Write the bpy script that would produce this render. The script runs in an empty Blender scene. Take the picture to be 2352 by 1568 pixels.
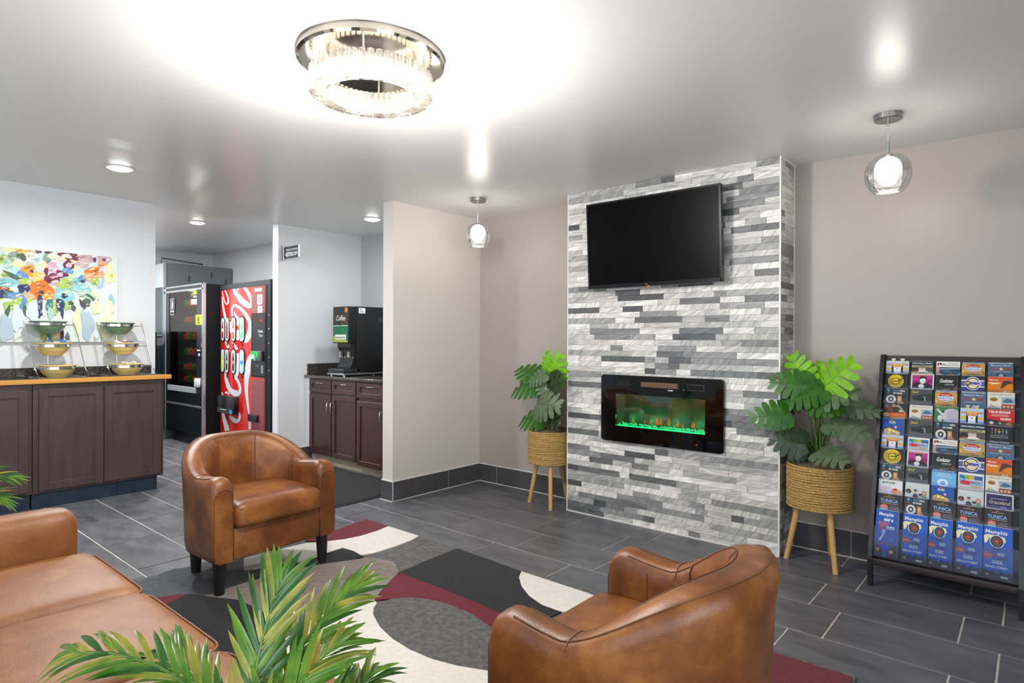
import bpy, bmesh, math, random
from mathutils import Vector, Matrix
random.seed(7)
SC = bpy.context.scene
COL = SC.collection
PI = math.pi

# ------------------------------------------------------------------ camera
H_CAM = 1.315
yaw, pit, rol = 0.706325, -0.002378, 0.003694
fw = Vector((-math.sin(yaw)*math.cos(pit), math.cos(yaw)*math.cos(pit), math.sin(pit)))
rt = Vector((math.cos(yaw), math.sin(yaw), 0)); up = rt.cross(fw)
r2 = rt*math.cos(rol) + up*math.sin(rol); u2 = up*math.cos(rol) - rt*math.sin(rol)
cam_d = bpy.data.cameras.new('camera'); cam = bpy.data.objects.new('camera', cam_d); COL.objects.link(cam)
cam_d.sensor_width = 36; cam_d.lens = 36*1410.42/2352; cam_d.clip_start = .05
cam.matrix_world = Matrix(((r2.x, u2.x, -fw.x, 0), (r2.y, u2.y, -fw.y, 0), (r2.z, u2.z, -fw.z, H_CAM), (0, 0, 0, 1)))
SC.camera = cam
def in_view(p):
    d = Vector(p)-Vector((0, 0, H_CAM)); z = d.dot(fw)
    if z < .1: return False
    return abs(1410.4*d.dot(r2)/z) < 1260 and abs(1410.4*d.dot(u2)/z) < 870

# ------------------------------------------------------------------ world, daylight, exposure
W = bpy.data.worlds.new('world'); SC.world = W; W.use_nodes = True
W.node_tree.nodes['Background'].inputs[0].default_value = (.80, .90, 1, 1)
W.node_tree.nodes['Background'].inputs[1].default_value = 1.2
def area(name, loc, rot, sx, sy, power, col):
    l = bpy.data.lights.new(name, 'AREA'); l.shape = 'RECTANGLE'; l.size = sx; l.size_y = sy; l.energy = power; l.color = col
    o = bpy.data.objects.new(name, l); COL.objects.link(o); o.location = loc; o.rotation_euler = rot; return o
area('daylight_front', (-1.2, -3.15, 1.35), (PI/2, 0, 0), 5.4, 1.9, 95, (.86, .93, 1))
area('daylight_side', (2.55, -.7, 1.35), (PI/2, 0, PI/2), 3.6, 1.9, 125, (.88, .94, 1))
vs = SC.view_settings
vs.view_transform = 'Standard'; vs.look = 'None'; vs.exposure = .46; vs.gamma = 1; vs.use_curve_mapping = False
SC.cycles.use_denoising = True
SC.cycles.max_bounces = 8; SC.cycles.transparent_max_bounces = 16
SC.cycles.caustics_reflective = False; SC.cycles.caustics_refractive = False
SC.cycles.sample_clamp_indirect = 6

# ------------------------------------------------------------------ materials
def lin(h):
    h = h.lstrip('#'); c = [int(h[i:i+2], 16)/255 for i in (0, 2, 4)]
    return tuple(x/12.92 if x <= .04045 else ((x+.055)/1.055)**2.4 for x in c) + (1,)
MATS = {}
def pm(name, col, rough=.5, metal=0, spec=.5, var=None, vscale=8, vcol=None, bump=0, bscale=60, coat=0, emit=0, stretch=None, coord='Object', alpha=1, trans=0, sheen=0):
    """procedural principled material: base colour with a noise-mixed second colour, optional bump"""
    if name in MATS: return MATS[name]
    m = bpy.data.materials.new(name); MATS[name] = m; m.use_nodes = True
    nt = m.node_tree; N = nt.nodes; L = nt.links; b = N['Principled BSDF']
    b.inputs['Base Color'].default_value = lin(col); b.inputs['Roughness'].default_value = rough
    b.inputs['Metallic'].default_value = metal; b.inputs['Specular IOR Level'].default_value = spec
    b.inputs['Coat Weight'].default_value = coat; b.inputs['Coat Roughness'].default_value = .12
    b.inputs['Sheen Weight'].default_value = sheen
    if trans: b.inputs['Transmission Weight'].default_value = trans
    if emit:
        b.inputs['Emission Color'].default_value = lin(col); b.inputs['Emission Strength'].default_value = emit
    if vcol or bump:
        tc = N.new('ShaderNodeTexCoord'); mp = N.new('ShaderNodeMapping'); L.new(tc.outputs[coord], mp.inputs[0])
        if stretch: mp.inputs['Scale'].default_value = stretch
    if vcol:
        n = N.new('ShaderNodeTexNoise'); n.inputs['Scale'].default_value = vscale; n.inputs['Detail'].default_value = 6; n.inputs['Roughness'].default_value = .6
        L.new(mp.outputs[0], n.inputs['Vector'])
        r = N.new('ShaderNodeMapRange'); r.inputs[1].default_value = .35; r.inputs[2].default_value = .68; L.new(n.outputs[0], r.inputs[0])
        mx = N.new('ShaderNodeMix'); mx.data_type = 'RGBA'; mx.inputs[6].default_value = lin(col); mx.inputs[7].default_value = lin(vcol)
        L.new(r.outputs[0], mx.inputs[0]); L.new(mx.outputs[2], b.inputs['Base Color'])
    if bump:
        n2 = N.new('ShaderNodeTexNoise'); n2.inputs['Scale'].default_value = bscale; n2.inputs['Detail'].default_value = 3
        L.new(mp.outputs[0], n2.inputs['Vector'])
        bp = N.new('ShaderNodeBump'); bp.inputs['Strength'].default_value = bump; bp.inputs['Distance'].default_value = .01
        L.new(n2.outputs[0], bp.inputs['Height']); L.new(bp.outputs[0], b.inputs['Normal'])
    return m
def ink(h, rough=.35):
    return pm('ink_'+h.lstrip('#')+('m' if rough > .5 else ''), h, rough, spec=.35)
def emis(name, col, strength):
    if name in MATS: return MATS[name]
    m = bpy.data.materials.new(name); MATS[name] = m; m.use_nodes = True
    nt = m.node_tree; nt.nodes.remove(nt.nodes['Principled BSDF'])
    e = nt.nodes.new('ShaderNodeEmission'); e.inputs[0].default_value = lin(col); e.inputs[1].default_value = strength
    nt.links.new(e.outputs[0], nt.nodes['Material Output'].inputs[0]); return m
def clear(name, col='#ffffff', fac=.12, rough=.03, edge=.6):
    """thin clear glass / acrylic: transparent with fresnel gloss"""
    if name in MATS: return MATS[name]
    m = bpy.data.materials.new(name); MATS[name] = m; m.use_nodes = True
    nt = m.node_tree; N = nt.nodes; L = nt.links; N.remove(N['Principled BSDF'])
    t = N.new('ShaderNodeBsdfTransparent'); t.inputs[0].default_value = lin(col)
    g = N.new('ShaderNodeBsdfGlossy'); g.inputs['Roughness'].default_value = rough
    lw = N.new('ShaderNodeLayerWeight'); lw.inputs[0].default_value = .35
    r = N.new('ShaderNodeMapRange'); r.inputs[3].default_value = fac; r.inputs[4].default_value = edge
    L.new(lw.outputs['Fresnel'], r.inputs[0])
    mx = N.new('ShaderNodeMixShader'); L.new(r.outputs[0], mx.inputs[0]); L.new(t.outputs[0], mx.inputs[1]); L.new(g.outputs[0], mx.inputs[2])
    L.new(mx.outputs[0], N['Material Output'].inputs[0]); return m

M_wall = pm('wall_paint_greige', '#aba19a', .42, spec=.45, bump=.06, bscale=90, coord='Object')
M_walll = pm('wall_paint_pale_grey', '#d8d8d9', .45, spec=.4, bump=.06, bscale=90)
M_wallw = pm('wall_paint_pale_warm_lit', '#d6cec5', .42, spec=.45, bump=.06, bscale=90)  # pale paint, with the warm light on the return wall put into its colour
M_wallg = pm('wall_paint_cool_grey', '#b4b9bb', .5, spec=.4, bump=.06, bscale=90)
M_ceil = pm('ceiling_semi_gloss', '#e6e6e4', .32, spec=.5, bump=.05, bscale=25, stretch=(1, 1, 1))
M_white = pm('white_trim', '#e4e2de', .4)
M_grout = pm('grout', '#d6d0c4', .8, vcol='#bdb6a9', vscale=20)
M_chrome = pm('chrome', '#d9dadc', .12, 1)
M_steel = pm('brushed_steel', '#b9bbbd', .3, 1)
M_black = pm('black_plastic', '#0c0d0f', .35)
M_blackm = pm('black_metal', '#101113', .5, spec=.4)
M_gloss = pm('black_glass', '#050607', .03, spec=.6)
M_dgrey = pm('dark_grey_plastic', '#26282b', .45)
M_leg = pm('ebony_leg', '#1b1a1c', .4)
M_wood = pm('espresso_stained_wood', '#4a2c26', .34, vcol='#38201c', vscale=5, stretch=(9, 9, 1), bump=.04, bscale=30, coat=.2)
M_woodl = pm('walnut_grey_stained_wood', '#4d3c3a', .36, vcol='#40302f', vscale=4, stretch=(6, 6, .8), bump=.03, bscale=30, coat=.15)
M_edge = pm('golden_oak_edge', '#c8903f', .4, vcol='#b37b30', vscale=6, stretch=(1, .3, 6))
M_granite = pm('speckled_dark_granite', '#1c1d1e', .15, vcol='#5d564e', vscale=70, coat=.3)
M_oak = pm('pale_turned_wood', '#cda46b', .5, vcol='#b98d53', vscale=9, stretch=(8, 8, .7))

def leather(name, c1, c2, c3, rough=.38):
    m = bpy.data.materials.new(name); m.use_nodes = True; nt = m.node_tree; N = nt.nodes; L = nt.links; b = N['Principled BSDF']
    tc = N.new('ShaderNodeTexCoord')
    n = N.new('ShaderNodeTexNoise'); n.inputs['Scale'].default_value = 5; n.inputs['Detail'].default_value = 9; n.inputs['Roughness'].default_value = .65
    L.new(tc.outputs['Object'], n.inputs['Vector'])
    cr = N.new('ShaderNodeValToRGB'); e = cr.color_ramp.elements; e[0].position = .36; e[0].color = lin(c1); e[1].position = .64; e[1].color = lin(c3)
    x = cr.color_ramp.elements.new(.5); x.color = lin(c2)
    L.new(n.outputs[0], cr.inputs[0]); L.new(cr.outputs[0], b.inputs['Base Color'])
    b.inputs['Roughness'].default_value = rough; b.inputs['Specular IOR Level'].default_value = .5
    n2 = N.new('ShaderNodeTexVoronoi'); n2.inputs['Scale'].default_value = 420; L.new(tc.outputs['Object'], n2.inputs['Vector'])
    n3 = N.new('ShaderNodeTexNoise'); n3.inputs['Scale'].default_value = 14; L.new(tc.outputs['Object'], n3.inputs['Vector'])
    ma = N.new('ShaderNodeMath'); ma.operation = 'MULTIPLY_ADD'; ma.inputs[1].default_value = 3.0; L.new(n3.outputs[0], ma.inputs[0]); L.new(n2.outputs[0], ma.inputs[2])
    bp = N.new('ShaderNodeBump'); bp.inputs['Strength'].default_value = .12; bp.inputs['Distance'].default_value = .006
    L.new(ma.outputs[0], bp.inputs['Height']); L.new(bp.outputs[0], b.inputs['Normal'])
    return m
M_leather = leather('cognac_leather', '#5f3517', '#7a4620', '#96602e', .35)
M_sofal = leather('tan_sofa_leather', '#7d4a22', '#8d592e', '#9d6a3c', .44)
M_seam = pm('leather_seam', '#694126', .5)
M_seaml = pm('sofa_piping', '#754620', .45)

def stone_mat():
    m = bpy.data.materials.new('veined_marble_strips'); m.use_nodes = True; nt = m.node_tree; N = nt.nodes; L = nt.links; b = N['Principled BSDF']
    ge = N.new('ShaderNodeNewGeometry'); oi = N.new('ShaderNodeObjectInfo')
    ad = N.new('ShaderNodeMath'); ad.operation = 'ADD'; L.new(ge.outputs['Random Per Island'], ad.inputs[0]); L.new(oi.outputs['Random'], ad.inputs[1])
    fr = N.new('ShaderNodeMath'); fr.operation = 'FRACT'; L.new(ad.outputs[0], fr.inputs[0])
    cr = N.new('ShaderNodeValToRGB'); cr.color_ramp.interpolation = 'LINEAR'
    E_ = cr.color_ramp.elements; E_[0].position = 0; E_[0].color = lin('#e9e6e0'); E_[1].position = 1; E_[1].color = lin('#4f5153')
    for p, c in ((.30, '#d8d5d0'), (.48, '#c4c2be'), (.64, '#adacaa'), (.80, '#8d8d8d'), (.91, '#686a6b')):
        e = E_.new(p); e.color = lin(c)
    L.new(fr.outputs[0], cr.inputs[0])
    sc = N.new('ShaderNodeVectorMath'); sc.operation = 'SCALE'; sc.inputs[0].default_value = (37, 11, 53); L.new(fr.outputs[0], sc.inputs['Scale'])
    av = N.new('ShaderNodeVectorMath'); L.new(ge.outputs['Position'], av.inputs[0]); L.new(sc.outputs[0], av.inputs[1])
    mp0 = N.new('ShaderNodeMapping'); L.new(av.outputs[0], mp0.inputs[0])
    rm = N.new('ShaderNodeMath'); rm.operation = 'MULTIPLY'; rm.inputs[1].default_value = 13.7; L.new(fr.outputs[0], rm.inputs[0]); rf = N.new('ShaderNodeMath'); rf.operation = 'FRACT'; L.new(rm.outputs[0], rf.inputs[0])
    ro = N.new('ShaderNodeMath'); ro.operation = 'MULTIPLY_ADD'; ro.inputs[1].default_value = 1.3; ro.inputs[2].default_value = -.1; L.new(rf.outputs[0], ro.inputs[0]); rc = N.new('ShaderNodeCombineXYZ'); L.new(ro.outputs[0], rc.inputs[1]); L.new(rc.outputs[0], mp0.inputs['Rotation'])
    mp = N.new('ShaderNodeMapping'); mp.inputs['Scale'].default_value = (6, 8, 42); L.new(mp0.outputs[0], mp.inputs[0])
    n = N.new('ShaderNodeTexNoise'); n.inputs['Scale'].default_value = 1.0; n.inputs['Detail'].default_value = 6; n.inputs['Distortion'].default_value = 1.2; L.new(mp.outputs[0], n.inputs['Vector'])
    n2 = N.new('ShaderNodeTexNoise'); n2.inputs['Scale'].default_value = 45; n2.inputs['Detail'].default_value = 4; L.new(av.outputs[0], n2.inputs['Vector'])
    mr = N.new('ShaderNodeMapRange'); mr.inputs[1].default_value = .36; mr.inputs[2].default_value = .66; mr.inputs[3].default_value = -.28; mr.inputs[4].default_value = .25; L.new(n.outputs[0], mr.inputs[0])
    m2 = N.new('ShaderNodeMath'); m2.operation = 'MULTIPLY_ADD'; m2.inputs[1].default_value = .22; L.new(n2.outputs[0], m2.inputs[0]); L.new(mr.outputs[0], m2.inputs[2])
    a3 = N.new('ShaderNodeMath'); a3.operation = 'ADD'; a3.inputs[1].default_value = .88; L.new(m2.outputs[0], a3.inputs[0])
    mu = N.new('ShaderNodeMix'); mu.data_type = 'RGBA'; mu.blend_type = 'MULTIPLY'; mu.inputs[0].default_value = 1
    cc = N.new('ShaderNodeCombineColor'); [L.new(a3.outputs[0], cc.inputs[i]) for i in range(3)]
    L.new(cr.outputs[0], mu.inputs[6]); L.new(cc.outputs[0], mu.inputs[7]); L.new(mu.outputs[2], b.inputs['Base Color'])
    b.inputs['Roughness'].default_value = .42
    bp = N.new('ShaderNodeBump'); bp.inputs['Strength'].default_value = .2; bp.inputs['Distance'].default_value = .004; L.new(m2.outputs[0], bp.inputs['Height']); L.new(bp.outputs[0], b.inputs['Normal'])
    return m
M_stone = stone_mat()
def slate_mat(name, c1, c2, rough, amp=1):
    m = bpy.data.materials.new(name); m.use_nodes = True; nt = m.node_tree; N = nt.nodes; L = nt.links; b = N['Principled BSDF']
    ge = N.new('ShaderNodeNewGeometry'); oi = N.new('ShaderNodeObjectInfo')
    sc = N.new('ShaderNodeVectorMath'); sc.operation = 'SCALE'; sc.inputs[0].default_value = (17, 23, 9); L.new(oi.outputs['Random'], sc.inputs['Scale'])
    av = N.new('ShaderNodeVectorMath'); L.new(ge.outputs['Position'], av.inputs[0]); L.new(sc.outputs[0], av.inputs[1])
    mp = N.new('ShaderNodeMapping'); mp.inputs['Scale'].default_value = (2.2, 6, 6); L.new(av.outputs[0], mp.inputs[0])
    n = N.new('ShaderNodeTexNoise'); n.inputs['Scale'].default_value = 1.6; n.inputs['Detail'].default_value = 8; n.inputs['Roughness'].default_value = .62; L.new(mp.outputs[0], n.inputs['Vector'])
    r = N.new('ShaderNodeMapRange'); r.inputs[1].default_value = .3; r.inputs[2].default_value = .72; L.new(n.outputs[0], r.inputs[0])
    mx = N.new('ShaderNodeMix'); mx.data_type = 'RGBA'; mx.inputs[6].default_value = lin(c1); mx.inputs[7].default_value = lin(c2); L.new(r.outputs[0], mx.inputs[0]); L.new(mx.outputs[2], b.inputs['Base Color'])
    rr = N.new('ShaderNodeMapRange'); rr.inputs[3].default_value = rough-.06; rr.inputs[4].default_value = rough+.1; L.new(n.outputs[0], rr.inputs[0]); L.new(rr.outputs[0], b.inputs['Roughness'])
    bp = N.new('ShaderNodeBump'); bp.inputs['Strength'].default_value = .1*amp; bp.inputs['Distance'].default_value = .01; L.new(n.outputs[0], bp.inputs['Height']); L.new(bp.outputs[0], b.inputs['Normal'])
    return m
M_tile = slate_mat('slate_porcelain_tile', '#4b4c50', '#6f6f74', .34)
M_base = slate_mat('charcoal_base_tile', '#444245', '#565456', .40)
def pile_mat(name, c1, c2, rough=.95):
    return pm(name, c1, rough, vcol=c2, vscale=38, bump=.5, bscale=260, spec=.15, sheen=.15)

# ------------------------------------------------------------------ mesh builder
WL = {}
_txt = {}
def text_geo(body, bold=0, shear=0):
    k = (body, bold, shear)
    if k not in _txt:
        cu = bpy.data.curves.new('t', 'FONT'); cu.body = body; cu.resolution_u = 2; cu.offset = bold; cu.shear = shear
        ob = bpy.data.objects.new('t', cu); COL.objects.link(ob)
        bpy.context.view_layer.update()
        me = bpy.data.meshes.new_from_object(ob.evaluated_get(bpy.context.evaluated_depsgraph_get()))
        v = [tuple(x.co) for x in me.vertices]; f = [tuple(p.vertices) for p in me.polygons]
        bpy.data.objects.remove(ob); bpy.data.curves.remove(cu); bpy.data.meshes.remove(me)
        _txt[k] = (v, f)
    return _txt[k]
class MB:
    def __init__(s): s.v = []; s.f = []; s.m = []; s.s = []
    def add(s, v, f, mi=0, sm=False):
        o = len(s.v); s.v += [tuple(p) for p in v]; s.f += [tuple(i+o for i in q) for q in f]
        s.m += [mi]*len(f); s.s += [sm]*len(f); return s
    def box(s, x0, x1, y0, y1, z0, z1, mi=0, bev=0, seg=2):
        if x0 > x1: x0, x1 = x1, x0
        if y0 > y1: y0, y1 = y1, y0
        if z0 > z1: z0, z1 = z1, z0
        if bev:
            bm = bmesh.new(); bmesh.ops.create_cube(bm, size=1)
            for q in bm.verts: q.co = Vector(((x0+x1)/2+q.co.x*(x1-x0), (y0+y1)/2+q.co.y*(y1-y0), (z0+z1)/2+q.co.z*(z1-z0)))
            bmesh.ops.bevel(bm, geom=bm.edges[:], offset=bev, segments=seg, profile=.5, affect='EDGES')
            bm.verts.index_update(); s.add([q.co[:] for q in bm.verts], [[q.index for q in f.verts] for f in bm.faces], mi, seg > 1); bm.free(); return s
        v = [(x, y, z) for z in (z0, z1) for y in (y0, y1) for x in (x0, x1)]
        return s.add(v, [(0, 2, 3, 1), (4, 5, 7, 6), (0, 1, 5, 4), (2, 6, 7, 3), (0, 4, 6, 2), (1, 3, 7, 5)], mi)
    def rcube(s, x0, x1, y0, y1, z0, z1, r, crown=0, n=12, mi=0, belly=0):
        c = Vector(((x0+x1)/2, (y0+y1)/2, (z0+z1)/2)); h = Vector(((x1-x0)/2, (y1-y0)/2, (z1-z0)/2))
        ids = {}; vs_ = []; fs = []
        def pt(i, j, k):
            if (i, j, k) in ids: return ids[(i, j, k)]
            t = [math.sin((q/n-.5)*PI)*.5+.5 for q in (i, j, k)]
            p = Vector([(t[q]*2-1)*h[q] for q in range(3)])
            inn = Vector([max(-(h[q]-r), min(h[q]-r, p[q])) for q in range(3)])
            d = p-inn
            if d.length > 1e-9: p = inn+d.normalized()*r
            a = (1-(p.x/h.x)**2); b_ = (1-(p.y/h.y)**2)
            if p.z > 0: p.z += crown*max(a, 0)**.6*max(b_, 0)**.6
            if belly:
                w = 1-(p.z/h.z)**2; p.x += belly*w*(1 if p.x > 0 else -1)*min(1, abs(p.x)/h.x)**4; p.y += belly*w*(1 if p.y > 0 else -1)*min(1, abs(p.y)/h.y)**4
            ids[(i, j, k)] = len(vs_); vs_.append(tuple(p+c)); return ids[(i, j, k)]
        for a in range(n):
            for b_ in range(n):
                fs += [(pt(a, b_, 0), pt(a, b_+1, 0), pt(a+1, b_+1, 0), pt(a+1, b_, 0)), (pt(a, b_, n), pt(a+1, b_, n), pt(a+1, b_+1, n), pt(a, b_+1, n)),
                       (pt(a, 0, b_), pt(a+1, 0, b_), pt(a+1, 0, b_+1), pt(a, 0, b_+1)), (pt(a, n, b_), pt(a, n, b_+1), pt(a+1, n, b_+1), pt(a+1, n, b_)),
                       (pt(0, a, b_), pt(0, a, b_+1), pt(0, a+1, b_+1), pt(0, a+1, b_)), (pt(n, a, b_), pt(n, a+1, b_), pt(n, a+1, b_+1), pt(n, a, b_+1))]
        return s.add(vs_, fs, mi, True)
    def tube(s, pts, r, n=8, mi=0, closed=False, sm=True):
        P = [Vector(p) for p in pts]; m = len(P); R_ = r if isinstance(r, (list, tuple)) else [r]*m
        v = []; prev = None
        for i, p in enumerate(P):
            if closed: t = P[(i+1) % m]-P[i-1]
            else: t = P[min(i+1, m-1)]-P[max(i-1, 0)]
            t.normalize()
            if prev is None:
                a = Vector((0, 0, 1)) if abs(t.z) < .9 else Vector((1, 0, 0)); nn = t.cross(a).normalized()
            else:
                nn = prev-t*prev.dot(t); nn = nn.normalized() if nn.length > 1e-6 else t.cross(Vector((0, 0, 1))).normalized()
            prev = nn; bb = t.cross(nn)
            v += [tuple(p+(nn*math.cos(2*PI*k/n)+bb*math.sin(2*PI*k/n))*R_[i]) for k in range(n)]
        f = []
        for i in range(m if closed else m-1):
            j = (i+1) % m
            f += [(i*n+k, i*n+(k+1) % n, j*n+(k+1) % n, j*n+k) for k in range(n)]
        s.add(v, f, mi, sm)
        if not closed: s.add(v[:n], [tuple(range(n))[::-1]], mi); s.add(v[-n:], [tuple(range(n))], mi)
        return s
    def lathe(s, prof, n=32, mi=0, c=(0, 0, 0), sm=True):
        v = []; f = []; m = len(prof)
        for (r, z) in prof: v += [(c[0]+r*math.cos(2*PI*k/n), c[1]+r*math.sin(2*PI*k/n), c[2]+z) for k in range(n)]
        for i in range(m-1): f += [(i*n+k, i*n+(k+1) % n, (i+1)*n+(k+1) % n, (i+1)*n+k) for k in range(n)]
        s.add(v, f, mi, sm); return s
    def disc(s, c, r, ax='z', n=32, mi=0, ry=None):
        ry = ry or r; o = []
        for k in range(n):
            a, b_ = r*math.cos(2*PI*k/n), ry*math.sin(2*PI*k/n)
            o.append({'z': (c[0]+a, c[1]+b_, c[2]), 'y': (c[0]+a, c[1], c[2]+b_), 'x': (c[0], c[1]+a, c[2]+b_)}[ax])
        return s.add(o, [tuple(range(n))], mi)
    def cyl(s, c, r, z0, z1, n=24, mi=0, r1=None, bev=0):
        r1 = r if r1 is None else r1
        pr = [(0.0001, z0), (r, z0), (r1, z1), (.0001, z1)] if not bev else [(.0001, z0), (r-bev, z0), (r, z0+bev), (r1, z1-bev), (r1-bev, z1), (.0001, z1)]
        return s.lathe(pr, n, mi, (c[0], c[1], 0), sm=False)
    def prism(s, pts, z0, z1, mi=0, sm=False, fn=None):
        fn = fn or (lambda x, y, z: (x, y, z)); n = len(pts)
        v = [fn(x, y, z0) for x, y in pts]+[fn(x, y, z1) for x, y in pts]
        ar = sum(pts[i][0]*pts[(i+1) % n][1]-pts[(i+1) % n][0]*pts[i][1] for i in range(n))
        q = list(range(n)); 
        if ar < 0: q = q[::-1]
        s.add(v, [tuple(q[::-1]), tuple(i+n for i in q)], mi)
        s.add(v, [(q[i], q[(i+1) % n], q[(i+1) % n]+n, q[i]+n) for i in range(n)], mi, sm); return s
    def text(s, body, o, xd, yd, h, mi=0, al='c', bold=0, shear=0, w=None):
        v, f = text_geo(body, bold, shear)
        if not v: return s
        x0 = min(p[0] for p in v); x1 = max(p[0] for p in v); y0 = min(p[1] for p in v); y1 = max(p[1] for p in v)
        k = h/max(y1-y0, 1e-6); kx = k if w is None else w/max(x1-x0, 1e-6)
        ox = {'c': (x0+x1)/2, 'l': x0, 'r': x1}[al]; o = Vector(o); xd = Vector(xd); yd = Vector(yd)
        return s.add([tuple(o+xd*((p[0]-ox)*kx)+yd*((p[1]-(y0+y1)/2)*k)) for p in v], f, mi)
    def obj(s, name, mats, parent=None, label=None, cat=None, group=None, kind=None, loc=None, local=False):
        me = bpy.data.meshes.new(name)
        off = Vector((0, 0, 0))
        if parent is not None and not local: off = WL[parent.name]
        if loc is not None and not local: off = off+Vector(loc)-off if parent is None else off
        me.from_pydata([tuple(Vector(p)-off) for p in s.v], [], s.f)
        if not isinstance(mats, (list, tuple)): mats = [mats]
        for m in mats: me.materials.append(m)
        if max(s.m, default=0): me.polygons.foreach_set('material_index', s.m)
        me.polygons.foreach_set('use_smooth', s.s); me.update()
        o = bpy.data.objects.new(name, me); COL.objects.link(o)
        if parent is not None: o.parent = parent; WL[o.name] = WL[parent.name]
        else:
            WL[o.name] = off.copy()
            if loc is not None: o.location = loc
        return tag(o, label, cat, group, kind)
def tag(o, label=None, cat=None, group=None, kind=None):
    for k, v in (('label', label), ('category', cat), ('group', group), ('kind', kind)):
        if v: o[k] = v
    return o
def thing(name, loc, label, cat, group=None, rz=0, kind=None):
    o = bpy.data.objects.new(name, None); COL.objects.link(o); o.location = loc; o.rotation_euler = (0, 0, rz); o.empty_display_size = .1
    WL[o.name] = Vector(loc); return tag(o, label, cat, group, kind)
def share(src, name, parent, loc, scale=None, rot=None):
    o = bpy.data.objects.new(name, src); COL.objects.link(o); o.parent = parent; o.location = Vector(loc)-(WL[parent.name] if parent else Vector()); 
    if scale: o.scale = scale
    if rot: o.rotation_euler = rot
    WL[o.name] = Vector(loc); return o
def catmull(P, n=6):
    P = [Vector(p) for p in P]; o = []
    for i in range(len(P)-1):
        a, b_, c, d = P[max(i-1, 0)], P[i], P[i+1], P[min(i+2, len(P)-1)]
        for k in range(n):
            t = k/n; o.append(.5*((2*b_)+(c-a)*t+(2*a-5*b_+4*c-d)*t*t+(3*b_-a-3*c+d)*t**3))
    o.append(P[-1]); return o

# ================================================================== STRUCTURE
def cz(x, y):
    if x > -3.95: return 2.44
    t = min(1, max(0, (y-2.0)/.6)); t = t*t*(3-2*t)
    return 2.44+(-3.95-x)*(.0535+(.0331-.0535)*t)
# --- floor: grout bed + laid tiles
f = MB().box(-9.6, 2.6, -3.3, 4.5, -.06, -.0035)
floor = f.obj('floor', M_grout, kind='structure', label='dark slate tiled floor with pale grout joints')
bm_t = MB().box(-.2983, .2983, -.1645, .1645, -.012, 0, bev=.0012, seg=1)
me_src = bm_t.obj('tile', M_tile); me_tile = me_src.data; bpy.data.objects.remove(me_src)
cells = []
for i in range(-2, 23):
    y = 4.15-.3383*i; yc = y-.0; off = -.255 if i % 2 == 0 else -.112
    for j in range(-5, 17):
        x = off-.6055*j-.3027
        if -9.6 < x < 2.7 and -3.3 < yc < 4.5: cells.append((x, yc))
# rows: joints at 3.98, 3.642 ... so centres at 3.811, 3.473 ...
cells = [(x, y-4.15+4.149) for x, y in cells]
seen = sorted([c for c in cells if in_view((c[0], c[1], 0)) or in_view((c[0]+.25, c[1]+.1, 0)) or in_view((c[0]-.25, c[1]-.1, 0))], key=lambda c: c[0]**2+c[1]**2)
solo = set(seen[:295])
rest = MB()
for c in cells:
    if c in solo: share(me_tile, 'tile', floor, (c[0], c[1], 0))
    else: rest.box(c[0]-.2995, c[0]+.2995, c[1]-.165, c[1]+.165, -.012, 0)
rest.obj('outer_tiles', M_tile, floor, kind='stuff')

# --- ceiling
def grid(fn, xs, ys, mi=0):
    v = [fn(x, y) for x in xs for y in ys]; n = len(ys)
    return v, [(i*n+j, (i+1)*n+j, (i+1)*n+j+1, i*n+j+1) for i in range(len(xs)-1) for j in range(n-1)]
c = MB()
xs = [2.6, -1, -2.5, -3.95]+[-3.95-.4*k for k in range(1, 6)]+[-6.21]; ys = [-3.3, -1, .5, 1.5, 2.0]+[2+.1*k for k in range(1, 7)]+[3.3, 4.5]
v, fcs = grid(lambda x, y: (x if (y < 2.25 or x > -6.1) else -5.985, y, cz(x if (y < 2.25 or x > -6.1) else -5.985, y)), xs, ys); c.add(v, fcs, 0, True)
v2 = [(p[0], p[1], p[2]+.3) for p in v]; c.add(v2, [q[::-1] for q in fcs])
n = len(ys); e0 = (len(xs)-1)*n
c.add(v+v2, [(e0+j, e0+j+len(v), e0+j+1+len(v), e0+j+1) for j in range(n-1)])
c.obj('ceiling', M_ceil, kind='structure', label='pale semi-gloss painted ceiling')
MB().box(-9.6, -5.99, 1.0, 4.5, 2.56, 2.72).obj('ceiling_vending', M_ceil, kind='structure', label='ceiling of the vending nook')

# --- walls
MB().box(-4.10, 2.6, 4.19, 4.34, 0, 2.6).obj('wall_back', M_wall, kind='structure', label='greige painted wall behind the fireplace')
MB().box(-4.10, -3.97, 3.165, 4.19, 0, 2.6).obj('wall_return', M_wallw, kind='structure', label='short pale return wall beside the coffee nook')
MB().box(-6.09, -4.10, 4.30, 4.45, 0, 2.7).obj('wall_nook', M_wallg, kind='structure', label='cool grey back wall of the coffee nook')
MB().box(-6.09, -5.98, 3.27, 4.30, 0, 2.7).obj('wall_partition', M_walll, kind='structure', label='pale partition wall carrying the restroom sign')
MB().box(-6.33, -6.20, -3.3, 2.18, 0, 2.7).obj('wall_left', M_walll, kind='structure', label='pale grey wall behind the condiment counter')
MB().box(-9.6, -6.09, 4.10, 4.3, 0, 2.7).obj('wall_vending_back', M_walll, kind='structure', label='pale back wall of the vending nook')
MB().box(-9.6, -9.42, 1.0, 4.10, 0, 2.7).obj('wall_vending_end', M_walll, kind='structure', label='pale end wall of the vending nook')
MB().box(-9.6, -6.33, .85, 1.0, 0, 2.7).obj('wall_vending_side', M_walll, kind='structure', label='pale side wall of the vending nook')
w = MB(); w.box(-6.33, 2.6, -3.25, -3.1, 0, .40).box(-6.33, 2.6, -3.25, -3.1, 2.30, 2.7)
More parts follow.
